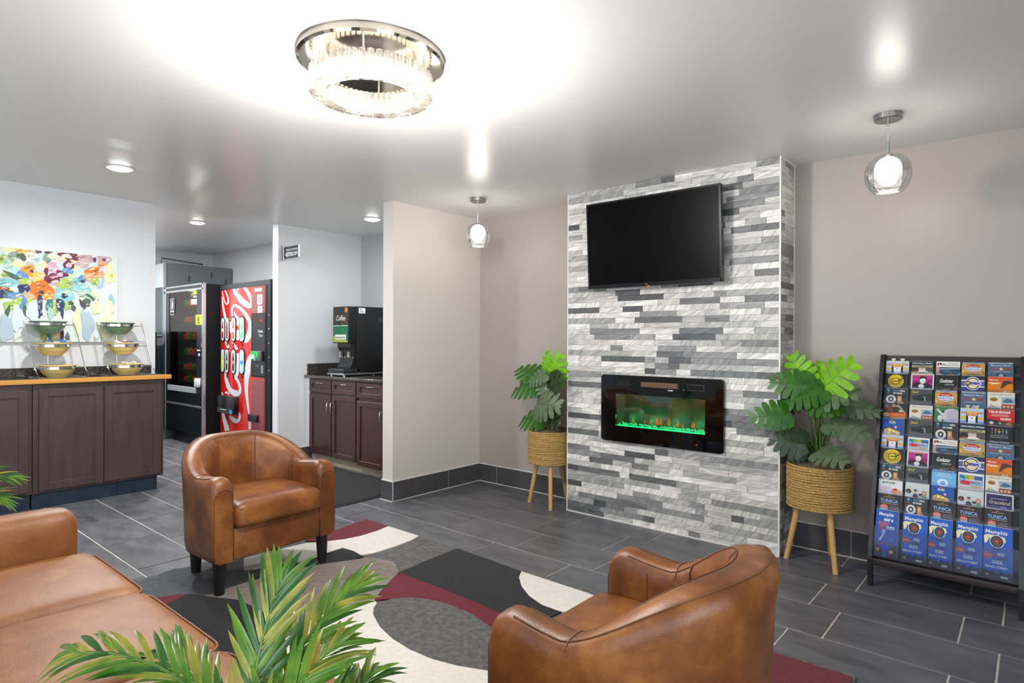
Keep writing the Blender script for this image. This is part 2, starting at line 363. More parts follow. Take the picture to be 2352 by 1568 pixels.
for a, b_ in ((-6.33, -3.9), (-1.3, -1.1), (1.5, 2.6)): w.box(a, b_, -3.25, -3.1, .40, 2.30)
w.obj('wall_front', M_walll, kind='structure', label='window wall opposite the fireplace')
w = MB(); w.box(2.45, 2.6, -3.1, 4.19, 0, .40).box(2.45, 2.6, -3.1, 4.19, 2.30, 2.7)
for a, b_ in ((-3.1, -2.5), (-.8, -.6), (1.1, 4.19)): w.box(2.45, 2.6, a, b_, .40, 2.30)
w.obj('wall_right', M_wall, kind='structure', label='window wall beside the brochure rack')
M_pane = clear('window_glass', fac=.05, edge=.4)
def window(nm, axis, a0, a1, pos, label):
    o = thing(nm, ((a0+a1)/2, pos, .4) if axis == 'y' else (pos, (a0+a1)/2, .4), label, None, kind='structure')
    fr = MB(); g = MB()
    def bx(m, p, q, z0, z1, d=.03):
        m.box(p, q, pos-d, pos+d, z0, z1) if axis == 'y' else m.box(pos-d, pos+d, p, q, z0, z1)
    for p, q in ((a0, a0+.05), (a1-.05, a1), ((a0+a1)/2-.02, (a0+a1)/2+.02)): bx(fr, p, q, .4, 2.3)
    bx(fr, a0, a1, .4, .45); bx(fr, a0, a1, 2.25, 2.3); bx(g, a0+.05, a1-.05, .45, 2.25, .003)
    fr.obj('window_frame', M_dgrey, o); g.obj('pane', M_pane, o)
window('window_1', 'y', -3.9, -1.3, -3.17, 'dark framed window behind the sofa')
window('window_2', 'y', -1.1, 1.5, -3.17, 'dark framed window beside the entrance')
window('window_3', 'x', -2.5, -.8, 2.52, 'dark framed side window near the entrance')
window('window_4', 'x', -.6, 1.1, 2.52, 'dark framed side window near the rack')

# --- tile baseboards
def baseboard(nm, axis, a0, a1, pos, out, joints, label, h=.158):
    """run of base tiles on a wall; axis = run direction, out = +-1 towards the room"""
    o = thing(nm, (0, 0, 0), label, None, kind='structure')
    cuts = [a0]+list(joints)+[a1]; d = .010*out
    for p, q in zip(cuts[:-1], cuts[1:]):
        m = MB(); (m.box(p+.0018, q-.0018, pos, pos+d, .003, h, bev=.001, seg=1) if axis == 'x' else m.box(pos, pos+d, p+.0018, q-.0018, .003, h, bev=.001, seg=1)); m.obj('tile', M_base, o)
    m = MB()
    (m.box(a0, a1, pos, pos+d*.75, 0, h+.007) if axis == 'x' else m.box(pos, pos+d*.75, a0, a1, 0, h+.007))
    (m.box(a0, a1, pos, pos+d*1.5, 0, .005) if axis == 'x' else m.box(pos, pos+d*1.5, a0, a1, 0, .005))
    m.obj('grout_bead', M_white, o)
baseboard('baseboard_back_1', 'x', -3.97, -2.76, 4.19, -1, (-3.745, -3.135), 'charcoal tile baseboard in the corner behind the potted plant')
baseboard('baseboard_back_2', 'x', -1.185, 2.45, 4.19, -1, (-.85, -.24, .37, .98, 1.59), 'charcoal tile baseboard behind the brochure rack')
baseboard('baseboard_return', 'y', 3.165, 4.19, -3.97, 1, (3.78,), 'charcoal tile baseboard on the short return wall')
baseboard('baseboard_return_end', 'x', -4.11, -3.96, 3.165, -1, (), 'charcoal tile baseboard around the wall end')
baseboard('baseboard_partition', 'y', 3.27, 3.66, -5.98, 1, (), 'charcoal tile baseboard on the partition wall')
baseboard('baseboard_left', 'y', -3.1, .2, -6.20, 1, (-2.5, -1.9, -1.3, -.7, -.1), 'charcoal tile baseboard beside the condiment counter')

# --- chimney breast clad in marble strips
FX0, FX1, FY = -2.752, -1.195, 3.912
OX0, OX1, OZ0, OZ1 = -2.335, -1.623, .680, .950        # firebox opening
core = MB().box(FX0, OX0, FY, 4.19, 0, 2.44).box(OX1, FX1, FY, 4.19, 0, 2.44).box(OX0, OX1, FY, 4.19, 0, OZ0).box(OX0, OX1, FY, 4.19, OZ1, 2.44).box(OX0, OX1, 4.05, 4.19, OZ0, OZ1)
breast = core.obj('wall_chimney', pm('thinset', '#b9b6b1', .8), kind='structure', label='floor-to-ceiling fireplace wall clad in grey marble strips')
strips = []; rowh = 2.44/61
LENS = [.08, .10, .13, .16, .20, .20, .24, .28, .30, .36, .42]
def split(total):
    o = []; x = 0
    while total-x > .12:
        l = random.choice(LENS)
        if total-x-l < .07: l = total-x
        o.append((x, x+l)); x += l
    if total-x > .001:
        if o and total-x < .06: o[-1] = (o[-1][0], total)
        else: o.append((x, total))
    return o
for r in range(61):
    z0 = r*rowh
    for a, b_ in split(1.575-.006):
        a, b_ = FX0-.006+a, FX0-.006+b_
        if z0+rowh > OZ0 and z0 < OZ1:
            if a < OX0: strips.append((a, min(b_, OX0), z0))
            if b_ > OX1: strips.append((max(a, OX1), b_, z0))
        else: strips.append((a, b_, z0))
strips.sort(key=lambda t: -(t[1]-t[0]))
me_cache = {}
loose = MB()
for i, (a, b_, z0) in enumerate(strips):
    hid = (-2.42 < a and b_ < -1.54 and .60 < z0 < 1.02)
    d = random.uniform(.008, .0125)
    if i < 298 and not hid:
        k = round(b_-a, 3)
        if k not in me_cache:
            t = MB().box(-k/2+.0006, k/2-.0006, 0, .016, .0005, rowh-.0005, bev=.0008, seg=1).obj('tile', M_stone); me_cache[k] = t.data; bpy.data.objects.remove(t)
        share(me_cache[k], 'tile', breast, ((a+b_)/2, FY-d, z0))
    else: loose.box(a+.0006, b_-.0006, FY-d, FY+.002, z0+.0005, z0+rowh-.0005)
for side, xo in ((1, FX1), (-1, FX0)):
    for r in range(61):
        z0 = r*rowh
        for a, b_ in split(.272):
            d = random.uniform(.007, .010)
            loose.box(xo-side*.002, xo+side*d, FY+a+.001, FY+b_-.001, z0+.0005, z0+rowh-.0005)
loose.obj('small_strips', M_stone, breast, kind='stuff')
tr = MB(); tr.box(FX1+.004, FX1+.013, FY-.013, FY-.003, 0, 2.44).box(FX1-.001, FX1+.012, 4.181, 4.19, 0, 2.44).box(FX0-.012, FX0-.004, FY-.013, FY-.003, 0, 2.44).box(FX1, FX1+.013, FY, 4.19, 2.432, 2.44)
tr.obj('corner_trim', M_white, breast)
MB().box(FX0-.01, FX1+.012, FY-.022, FY-.008, 0, .006).obj('grout_bead', M_white, breast)

# ================================================================== SEATING
def tub_chair(loc, rz, label):
    t = thing('armchair', loc, label, 'armchair', 'cognac tub armchairs on the rug', rz)
    L = lambda m, nm, mat, par=t: m.obj(nm, mat, par, local=True)
    th = .112; a = .304; zb = .165
    def path(s):        # s in [0,1] : front of +y arm -> back -> front of -y arm ; returns centre point, outward normal
        la = .25; le = PI*.5*(.275+a)*1.0; tot = 2*la+le; d = s*tot
        if d <= la: return Vector((.315-d, a, 0)), Vector((0, 1, 0)), d
        if d >= la+le: return Vector((.315-(tot-d), -a, 0)), Vector((0, -1, 0)), tot-d
        g = (d-la)/le*PI; cx = .315-la
        return Vector((cx-.275*math.sin(g), a*math.cos(g), 0)), Vector((-a*math.sin(g), .275*math.cos(g), 0)).normalized(), min(d, tot-d)
    S = [0, .004, .012, .022, .035, .05]+[.05+.90*i/60 for i in range(1, 60)]+[.95, .965, .978, .988, .996, 1]
    ring = []; tops = []
    for s in S:
        p, nrm, dist = path(s)
        k = min(1, max(0, (.095-p.x)/.29)); k = k*k*(3-2*k)*.55+k*.45
        h = .574+.032*max(0, 1-dist/.24)**1.6+.166*k
        rr = .07; cut = 0 if dist > rr else rr-math.sqrt(max(0, rr*rr-(rr-dist)**2)); h2 = h-cut
        q = 1 if dist > .02 else .86+.14*math.sqrt(max(0, 1-(1-dist/.02)**2))
        ang = math.atan2(p.y, -(p.x-.065)); chan = 0
        if p.x < .06: chan = .020*abs(math.sin(ang*3.4+PI/2))**.6
        o = th/2*q; lean = .035*k
        sec = [(o-.03, zb), (o-.008, zb+.012), (o-.002, zb+.05), (o, zb+.12), (o+lean*.5, h2-.12), (o+lean*.8, h2-.05), (o+lean*.8-.006, h2-.022), (o+lean*.8-.022, h2-.005), (lean*.8, h2), (-o+.03+lean*.7, h2-.002), (-o+.012+lean*.6, h2-.012), (-o+lean*.5-chan*.4, h2-.035), (-o+lean*.4-chan, h2-.08), (-o-chan, .40), (-o, .30), (-o, zb)]
        ring.append([tuple(p+nrm*x+Vector((0, 0, z))) for x, z in sec]); tops.append((p, nrm, sec))
    m = MB(); n = len(ring[0]); v = [q for r_ in ring for q in r_]
    f = [(i*n+j, i*n+(j+1) % n, (i+1)*n+(j+1) % n, (i+1)*n+j) for i in range(len(ring)-1) for j in range(n)]
    m.add(v, f, 0, True); m.add(ring[0], [tuple(range(n))], 0); m.add(ring[-1], [tuple(range(n))[::-1]], 0)
    body = L(m, 'shell', M_leather)
    # piping along the top edges and the arm fronts
    for idx, nm in ((7, 'outer_piping'), (10, 'inner_piping')):
        pts = [p+nr*(sec[idx][0])+Vector((0, 0, sec[idx][1]+.001)) for p, nr, sec in tops[5:-5]]
        L(MB().tube(pts, .0019, 6), nm, M_seam, body)
    for s0 in (0, -1):
        p, nr, sec = tops[s0]; pts = [p+nr*x+Vector((.001, 0, z)) for x, z in sec[1:15]]
        L(MB().tube(pts, .0022, 6), 'front_piping', M_seam, body)
    # stitched seams over the top roll
    for sg_ in (1, -1):
        s0 = min((i for i in range(len(S)) if tops[i][0].y*sg_ > 0), key=lambda i: abs(tops[i][0].x-.08))
        p, nr, sec = tops[s0]; pts = [p+nr*x+Vector((0, 0, z+.0012)) for x, z in sec[6:12]]
        L(MB().tube(pts, .0018, 6), 'seam', M_seam, body)
    # channel seams down the inner back
    for k in (-2, -1, 0, 1):
        tgt = (k+.5)*PI/3.4
        best = min(range(6, len(S)-6), key=lambda i: abs(math.atan2(tops[i][0].y, -(tops[i][0].x-.065))-tgt) if tops[i][0].x < 0.12 else 9)
        p, nr, sec = tops[best]; pts = [p+nr*(x-.001)+Vector((0, 0, z)) for x, z in sec[10:15]]
        L(MB().tube(pts, .0045, 6), 'channel_seam', M_seam, body)
    for sd in (1, -1):
        pts = [(.17, sd*(a-th/2-.0003), z) for z in (.545, .5, .42)]
        L(MB().tube(pts, .0016, 6), 'seam', M_seam, body)
    L(MB().rcube(-.14, .345, -.248, .248, .325, .452, .034, crown=.022, n=14, belly=.004), 'seat_cushion', M_leather)
    L(MB().tube([(.343, -.235, .428), (.343, .235, .428)], .0025, 6), 'seat_seam', M_seam)
    L(MB().box(-.17, .316, -.25, .25, .168, .33, bev=.008), 'front_rail', M_leather)
    for sx, sy in ((1, 1), (1, -1), (-1, 1), (-1, -1)):
        x, y = .265 if sx > 0 else -.135, sy*.30 if sx > 0 else sy*.235
        L(MB().cyl((x, y), .024, 0, .168, 20, r1=.036), 'leg', M_leg)
    return t
tub_chair((-3.415, 1.695, .022), math.radians(2), 'cognac leather tub armchair facing the room from the condiment counter side')
tub_chair((-.775, 1.540, .022), math.radians(181), 'cognac leather tub armchair with its back to the brochure rack')

# sofa : faces +Y
sofa = thing('sofa', (-2.05, .38, .0), 'tan leather three-seat sofa with piped cushions beside the palm', 'sofa')
MB().box(-3.06, -1.04, .05, .74, .13, .31, bev=.015).obj('base', M_sofal, sofa)
for x0, x1 in ((-3.12, -2.945), (-1.165, -.99)):
    ar = MB().rcube(x0, x1, .0, .765, .13, .625, .072, n=14).obj('arm', M_sofal, sofa)
for i in range(3):
    x0 = -2.945+.593*i; cu = MB().rcube(x0+.003, x0+.590, .17, .80, .305, .452, .05, crown=.03, n=16, belly=.006).obj('seat_cushion', M_sofal, sofa)
    for z in (.43, .328):
        q = []; cx, cy, hx, hy, r = x0+.2965, .485, .295, .318, .06
        for k in range(4):
            sx, sy = ((1, 1), (-1, 1), (-1, -1), (1, -1))[k]
            for j in range(6): an = k*PI/2+j*PI/10; q.append((cx+sx*(hx-r)+r*math.cos(an), cy+sy*(hy-r)+r*math.sin(an), z))
        MB().tube(q, .0045, 6, closed=True).obj('piping', M_seaml, cu)
MB().rcube(-3.10, -1.01, -.08, .15, .13, .74, .05, n=14).obj('back', M_sofal, sofa)
for i in range(3):
    x0 = -2.945+.593*i; MB().rcube(x0+.005, x0+.588, .10, .225, .46, .77, .05, n=10).obj('back_cushion', M_sofal, sofa)
for x in (-3.0, -1.1):
    for y in (.06, .68): MB().cyl((x, y), .022, 0, .13, 16, r1=.03).obj('leg', M_leg, sofa)

# ================================================================== RUG
RUGC = {'red1': 'red', 'white1': 'white', 'black1': 'black', 'black2': 'black', 'white2': 'white', 'red2': 'red', 'ellipse': 'grey', 'white3': 'white', 'black3': 'black', 'red3': 'red', 'taupe': 'taupe', 'blue': 'slate', 'red4': 'red'}
PILE = {'red': pile_mat('rug_pile_burgundy', '#5c1420', '#6e1c29'), 'white': pile_mat('rug_pile_ivory', '#d9d2c8', '#e4ded5'), 'black': pile_mat('rug_pile_black', '#131214', '#232123'), 'grey': pile_mat('rug_pile_grey', '#4b4949', '#6b6867'), 'taupe': pile_mat('rug_pile_taupe', '#7b6f68', '#92867e'), 'slate': pile_mat('rug_pile_slate', '#45484d', '#5b5d60')}
RUG={
 'red1': [(-3.577,2.143),(-3.672,2.716),(-3.417,2.689),(-3.392,2.581),(-3.384,2.441),(-3.409,2.324),(-3.47,2.202)] ,
 'white1': [(-3.531,2.116),(-3.47,2.202),(-3.409,2.324),(-3.384,2.441),(-3.392,2.581),(-3.417,2.689),(-3.096,2.692),(-3.067,2.6),(-3.052,2.446),(-3.054,2.298),(-3.109,2.15),(-3.188,2.024),(-3.327,1.827),(-3.361,1.638),(-3.562,1.736)] ,
 'black1': [(-3.188,1.771),(-3.214,1.898),(-3.265,2.073),(-3.273,2.221),(-3.175,2.233),(-3.047,2.214),(-3.073,2.095),(-3.151,1.944)] ,
 'black2': [(-2.731,2.683),(-2.186,2.652),(-2.144,2.579),(-2.054,2.492),(-1.948,2.423),(-1.832,2.381),(-1.715,2.382),(-1.725,2.299),(-1.717,2.168),(-1.953,2.181),(-2.14,2.194),(-2.396,2.195),(-2.55,2.193),(-2.69,2.196),(-2.711,2.364)] ,
 'white2': [(-2.186,2.652),(-1.715,2.647),(-1.533,2.596),(-1.715,2.382),(-1.832,2.381),(-1.948,2.423),(-2.054,2.492),(-2.144,2.579)] ,
 'red2': [(-2.69,2.196),(-2.55,2.193),(-2.396,2.195),(-2.14,2.194),(-1.953,2.181),(-1.717,2.168),(-1.692,2.031),(-1.899,2.055),(-2.051,2.089),(-2.185,2.088),(-2.299,2.063),(-2.389,2.012),(-2.443,1.945),(-2.496,1.879),(-2.58,1.997)] ,
 'ellipse': [(-2.369,1.776),(-2.422,1.818),(-2.457,1.865),(-2.443,1.945),(-2.389,2.012),(-2.299,2.063),(-2.185,2.088),(-2.051,2.089),(-1.899,2.055),(-1.693,2.004),(-1.49,1.924),(-1.478,1.827),(-1.576,1.787),(-1.63,1.766),(-1.743,1.715),(-1.861,1.683),(-1.988,1.675),(-2.118,1.687),(-2.246,1.72)] ,
 'white3': [(-2.496,1.879),(-2.457,1.865),(-2.422,1.818),(-2.369,1.776),(-2.246,1.72),(-2.118,1.687),(-1.988,1.675),(-1.861,1.683),(-1.743,1.715),(-1.63,1.766),(-1.576,1.787),(-1.504,1.501),(-1.845,1.207),(-2.184,1.201),(-2.455,1.369),(-2.541,1.568),(-2.55,1.739)] ,
 'black3': [(-3.214,1.163),(-3.265,1.308),(-3.15,1.379),(-3.003,1.438),(-2.802,1.451),(-2.567,1.442),(-2.497,1.332),(-2.474,1.207),(-2.486,1.106),(-2.877,1.055)] ,
 'red3': [(-3.4,1.087),(-3.265,1.308),(-3.214,1.163),(-3.132,1.055)] ,
 'taupe': [(-3.178,1.348),(-3.192,1.556),(-3.172,1.768),(-3.139,1.936),(-3.067,2.091),(-3.006,2.23),(-2.836,2.274),(-2.692,2.195),(-2.58,1.997),(-2.496,1.879),(-2.55,1.739),(-2.541,1.568),(-2.567,1.442),(-2.802,1.451),(-3.003,1.438)] ,
 'blue': [(-3.615,1.135),(-3.68,1.394),(-3.593,1.524),(-3.361,1.638),(-3.251,1.785),(-3.192,1.556),(-3.178,1.348),(-3.265,1.308),(-3.4,1.087)] ,
 'red4': [(-1.142,2.611),(-0.856,2.622),(-0.821,2.647),(-0.526,2.651),(-0.442,2.419),(-0.83,1.9)] ,
}
rug = thing('area_rug', (-2.1, 1.5, 0), 'abstract shag area rug in black, ivory, burgundy and grey under the armchairs', 'rug')
MB().box(-3.685, -.525, .83, 2.695, 0, .014, bev=.004, seg=1).obj('pile_field', PILE['grey'], rug)
def smooth_poly(P):
    o = []; n = len(P)
    for i in range(n):
        a, b_, c2 = Vector(P[i-1]), Vector(P[i]), Vector(P[(i+1) % n]); an = (b_-a).angle(c2-b_, 0)
        if an < .75: o += [tuple(b_+(a-b_)*.22), tuple(b_+(a-b_)*.07), tuple(b_+(c2-b_)*.07), tuple(b_+(c2-b_)*.22)]
        else: o.append(tuple(b_))
    return o
def clipr(p): return (min(-.53, max(-3.68, p[0])), min(2.69, max(.835, p[1])))
for i, (k, P) in enumerate(RUG.items()):
    P = [clipr(p) for p in smooth_poly(P)]
    MB().prism(P, .010, .0195+.0003*i).obj('pile_patch', PILE[RUGC[k]], rug)
for P, c_ in (([(-3.68, .84), (-3.3, .84), (-3.4, 1.0), (-3.68, 1.05)], 'white'), ([(-1.5, .84), (-.53, .84), (-.53, 1.1), (-1.2, 1.2)], 'black'), ([(-.53, 1.2), (-.53, 1.8), (-.95, 1.75), (-1.15, 1.35)], 'white')):
    MB().prism(P, .010, .0192).obj('pile_patch', PILE[c_], rug)

# ================================================================== TELEVISION AND FIREPLACE INSERT
tv = thing('television', (-2.005, 3.86, 1.70), 'wall-mounted black flat television above the fireplace insert', 'television')
TY = lambda z: 3.800-(z-1.69)/.61*.035
def tvbox(m, x0, x1, z0, z1, d0, d1, mi=0):
    v = [(x, TY(z)+d, z) for z in (z0, z1) for d in (d0, d1) for x in (x0, x1)]
    m.add(v, [(0, 2, 3, 1), (4, 5, 7, 6), (0, 1, 5, 4), (2, 6, 7, 3), (0, 4, 6, 2), (1, 3, 7, 5)], mi)
m = MB(); tvbox(m, -2.500, -1.503, 1.690, 2.300, .0, .03); tvbox(m, -2.35, -1.65, 1.76, 2.2, .03, .06); m.obj('case', M_black, tv)
m = MB()
for a in ((-2.501, -2.488, 1.690, 2.301), (-1.515, -1.502, 1.690, 2.301), (-2.5, -1.503, 2.288, 2.301), (-2.5, -1.503, 1.689, 1.714)): tvbox(m, *a, -.006, .002)
m.obj('bezel', pm('bezel_gloss', '#101215', .18), tv)
m = MB(); tvbox(m, -2.488, -1.515, 1.714, 2.288, -.002, .001); m.obj('screen', pm('screen_off', '#010102', .28, spec=.12), tv)
m = MB(); m.text('LG', (-2.03, TY(1.70)-.0065, 1.702), (1, 0, 0), (0, 0, 1), .010, bold=.01); m.obj('logo', pm('logo_grey', '#9a9b9d', .4), tv)
MB().box(-2.02, -2.008, 3.79, 3.794, 1.684, 1.690).obj('standby_light', emis('standby_red', '#ff2a20', 6), tv)
m = MB(); m.box(-2.2, -1.8, 3.855, 3.898, 1.85, 2.15); m.obj('wall_bracket', M_blackm, tv)

fi = thing('electric_fireplace', (-1.98, 3.89, .585), 'wide black glass electric fireplace glowing green, set in the marble wall', 'fireplace')
def rrect(x0, x1, z0, z1, r, n=6):
    o = []
    for k, (cx, c2) in enumerate(((x1-r, z1-r), (x0+r, z1-r), (x0+r, z0+r), (x1-r, z0+r))):
        o += [(cx+r*math.cos(k*PI/2+j*PI/2/n), c2+r*math.sin(k*PI/2+j*PI/2/n)) for j in range(n+1)]
    return o
XZ = lambda y: (lambda x, z, d: (x, y-d, z))
X0, X1, Z0, Z1 = -2.437, -1.520, .586, 1.066; wx0, wx1, wz0, wz1 = -2.315, -1.643, .700, .930
# glass front: frame with an opening, made of four slabs around the window
m = MB(); oo = rrect(X0, X1, Z0, Z1, .022); ow = [(min(max(x, wx0), wx1), min(max(z, wz0), wz1)) for x, z in oo]
nn = len(oo); v = [(x, 3.872, z) for x, z in oo]+[(x, 3.872, z) for x, z in ow]+[(x, 3.894, z) for x, z in oo]+[(x, 3.894, z) for x, z in ow]
m.add(v, [(i, (i+1) % nn, (i+1) % nn+nn, i+nn) for i in range(nn)]+[(i, i+2*nn, (i+1) % nn+2*nn, (i+1) % nn) for i in range(nn)]+[(i+nn, (i+1) % nn+nn, (i+1) % nn+3*nn, i+3*nn) for i in range(nn)])
m.obj('glass_front', M_gloss, fi)
m = MB(); m.box(wx0-.018, wx1+.018, 4.035, 4.045, wz0-.018, wz1+.018).box(wx0-.018, wx0-.010, 3.895, 4.04, wz0-.018, wz1+.018).box(wx1+.010, wx1+.018, 3.895, 4.04, wz0-.018, wz1+.018).box(wx0-.018, wx1+.018, 3.895, 4.04, wz0-.018, wz0-.006).box(wx0-.018, wx1+.018, 3.895, 4.04, wz1+.008, wz1+.018); m.obj('firebox', pm('firebox', '#4d5a50', .5), fi)
for k in range(4):
    l = bpy.data.lights.new('ember_light', 'POINT'); l.energy = .35; l.shadow_soft_size = .03; l.color = (.08, 1, .42)
    o = bpy.data.objects.new('ember_light', l); COL.objects.link(o); o.parent = fi; o.location = Vector((wx0+.084+.168*k, 3.97, wz0+.05))-WL[fi.name]
m = MB().box(wx0, wx1, 3.8735, 3.8745, wz0, wz1); m.obj('window_pane', clear('tinted_pane', '#c8d8ce', fac=.16, edge=.7), fi)
m = MB(); rnd = random.Random(3)
for i in range(260):
    x = wx0+.006+(wx1-wx0-.012)*rnd.random(); s = rnd.uniform(.004, .008); z = wz0+.002+rnd.random()*.014; y = rnd.uniform(3.900, 3.960)
    m.add([(x-s, y, z), (x+s, y, z), (x, y-s*.8, z+s*.3), (x+s*.2, y+.002, z+s*1.3), (x, y, z-s*.6)], [(0, 2, 3), (2, 1, 3), (0, 4, 2), (2, 4, 1), (0, 3, 1, 4)])
cr = m.obj('ember_crystals', emis('crystal_green', '#3dffa0', 1.6), fi, kind='stuff')
m = MB().box(wx0, wx1, 3.896, 3.905, wz0-.003, wz0+.004); m.obj('light_bar', emis('led_green', '#12f57a', 6), fi)
for i in range(22):
    x = rnd.uniform(wx0+.05, wx1-.03); hgt = rnd.uniform(.015, .06); wd = hgt*.2; z = wz0+.016
    m = MB(); pts = [(0, 0), (wd, hgt*.3), (wd*.5, hgt*.65), (wd*.1, hgt), (-wd*.5, hgt*.6), (-wd, hgt*.3)]
    m.prism([(x+a, z+b_) for a, b_ in pts], .0, .0015, fn=lambda x, y, d: (x, 3.975-d, y)); m.obj('flame', emis('flame_%d' % (i % 3), ('#ff6a1e', '#ff9a2e', '#58e070')[i % 3], (1.6, 1.2, .7)[i % 3]), fi)
m = MB().box(-2.300, -2.190, 3.8705, 3.873, .988, 1.028); m.obj('display', pm('display_dark', '#14120f', .3), fi)
v_ = MB().box(-2.112, -1.828, 3.868, 3.873, .988, 1.026); vo = v_.obj('heat_vent', pm('vent_bronze', '#5f4a3c', .35, .6), fi)
for z in (.996, 1.004, 1.012, 1.020): MB().box(-2.10, -1.84, 3.865, 3.869, z-.002, z+.002).obj('vent_slat', pm('vent_slat', '#a58264', .3, .7), vo)
m = MB(); m.box(-1.765, -1.648, 3.869, 3.873, .982, 1.026); o2 = m.obj('control_panel', pm('panel_rim', '#2b2d30', .3), fi); MB().box(-1.758, -1.655, 3.867, 3.8695, .988, 1.020).obj('panel_screen', M_gloss, o2)
m = MB(); m.box(-1.905, -1.868, 3.8700, 3.8715, .972, .979); m.obj('marking', pm('marking_white', '#c9cccf', .5), fi)
m = MB(); m.text('>', (-1.79, 3.8705, .985), (1, 0, 0), (0, 0, 1), .008); m.obj('marking', pm('marking_white', '#c9cccf', .5), fi)
MB().disc((-1.70, 3.8712, .628), .004, 'y', 12).obj('sensor_light', emis('sensor_red', '#ff3040', 1.5), fi)

# ================================================================== LAMPS
def point(name, loc, power, radius, col, parent=None):
    l = bpy.data.lights.new(name, 'POINT'); l.energy = power; l.shadow_soft_size = radius; l.color = col
    o = bpy.data.objects.new(name, l); COL.objects.link(o); o.location = loc
    if parent: o.parent = parent; o.location = Vector(loc)-WL[parent.name]
    return o
# crystal flush mount
LC = (-2.02, 1.50)
lamp = thing('crystal_ceiling_light', (LC[0], LC[1], 2.44), 'round crystal ring flush-mount light on the ceiling above the rug', 'ceiling light')
MB().lathe([(.0001, 2.44), (.288, 2.44), (.288, 2.414), (.276, 2.408), (.0001, 2.408)], 64, c=(LC[0], LC[1], 0), sm=False).obj('ceiling_plate', pm('mirror_plate', '#c9c2b6', .10, 1), lamp)
MB().lathe([(.190, 2.300), (.219, 2.300), (.219, 2.35), (.190, 2.35), (.190, 2.300)], 64, c=(LC[0], LC[1], 0)).obj('led_ring', emis('led_warm', '#fff3dc', 2.4), lamp)
M_cry = clear('crystal', '#fffaf0', fac=.42, rough=.06, edge=.95)
nt_ = M_cry.node_tree; tl_ = nt_.nodes.new('ShaderNodeBsdfTranslucent'); mx_ = nt_.nodes.new('ShaderNodeMixShader'); mx_.inputs[0].default_value = .10
old_ = nt_.nodes['Material Output'].inputs[0].links[0].from_socket
nt_.links.new(old_, mx_.inputs[1]); nt_.links.new(tl_.outputs[0], mx_.inputs[2]); nt_.links.new(mx_.outputs[0], nt_.nodes['Material Output'].inputs[0])
nb = 48
for i in range(nb):
    a = 2*PI*i/nb; rr = (.234, .172)
    for k, R0 in enumerate(rr):
        ca, sa = math.cos(a), math.sin(a); wd = .0125 if k == 0 else .009; d = .0075
        m = MB()
        def P(t, r, z): return (LC[0]+ca*(R0+r)-sa*t, LC[1]+sa*(R0+r)+ca*t, z)
        z0, z1 = 2.283, 2.368
        v = [P(-wd, 0, z0+.008), P(wd, 0, z0+.008), P(wd, 0, z1), P(-wd, 0, z1), P(0, d, z0), P(0, d, z1), P(0, -d, z0), P(0, -d, z1)]
        m.add(v, [(0, 4, 5, 3), (4, 1, 2, 5), (1, 6, 7, 2), (6, 0, 3, 7), (3, 5, 2, 7), (0, 6, 1, 4)]); m.obj('crystal', M_cry, lamp)
    if i % 2 == 0:
        m = MB(); ca, sa = math.cos(a), math.sin(a)
        def Q(t, r, z): return (LC[0]+ca*r-sa*t, LC[1]+sa*r+ca*t, z)
        w1, w2 = .0285, .023
        m.add([Q(-w2, .172, 2.279), Q(w2, .172, 2.279), Q(w1, .238, 2.279), Q(-w1, .238, 2.279), Q(0, .205, 2.268), Q(-w2, .172, 2.285), Q(w2, .172, 2.285), Q(w1, .238, 2.285), Q(-w1, .238, 2.285)], [(0, 1, 4), (1, 2, 4), (2, 3, 4), (3, 0, 4), (5, 8, 7, 6)]); m.obj('crystal', M_cry, lamp)
for k in range(4):
    a = PI/4+k*PI/2; MB().cyl((LC[0]+.205*math.cos(a), LC[1]+.205*math.sin(a)), .004, 2.355, 2.41, 8).obj('rod', M_steel, lamp)
for k in range(8):
    a = PI/8+k*PI/4; point('crystal_light_led', (LC[0]+.262*math.cos(a), LC[1]+.262*math.sin(a), 2.305), 2.2, .035, (1, .97, .93), lamp)
point('crystal_light_bulb', (LC[0], LC[1], 2.12), 62, .12, (1, .97, .93), lamp)

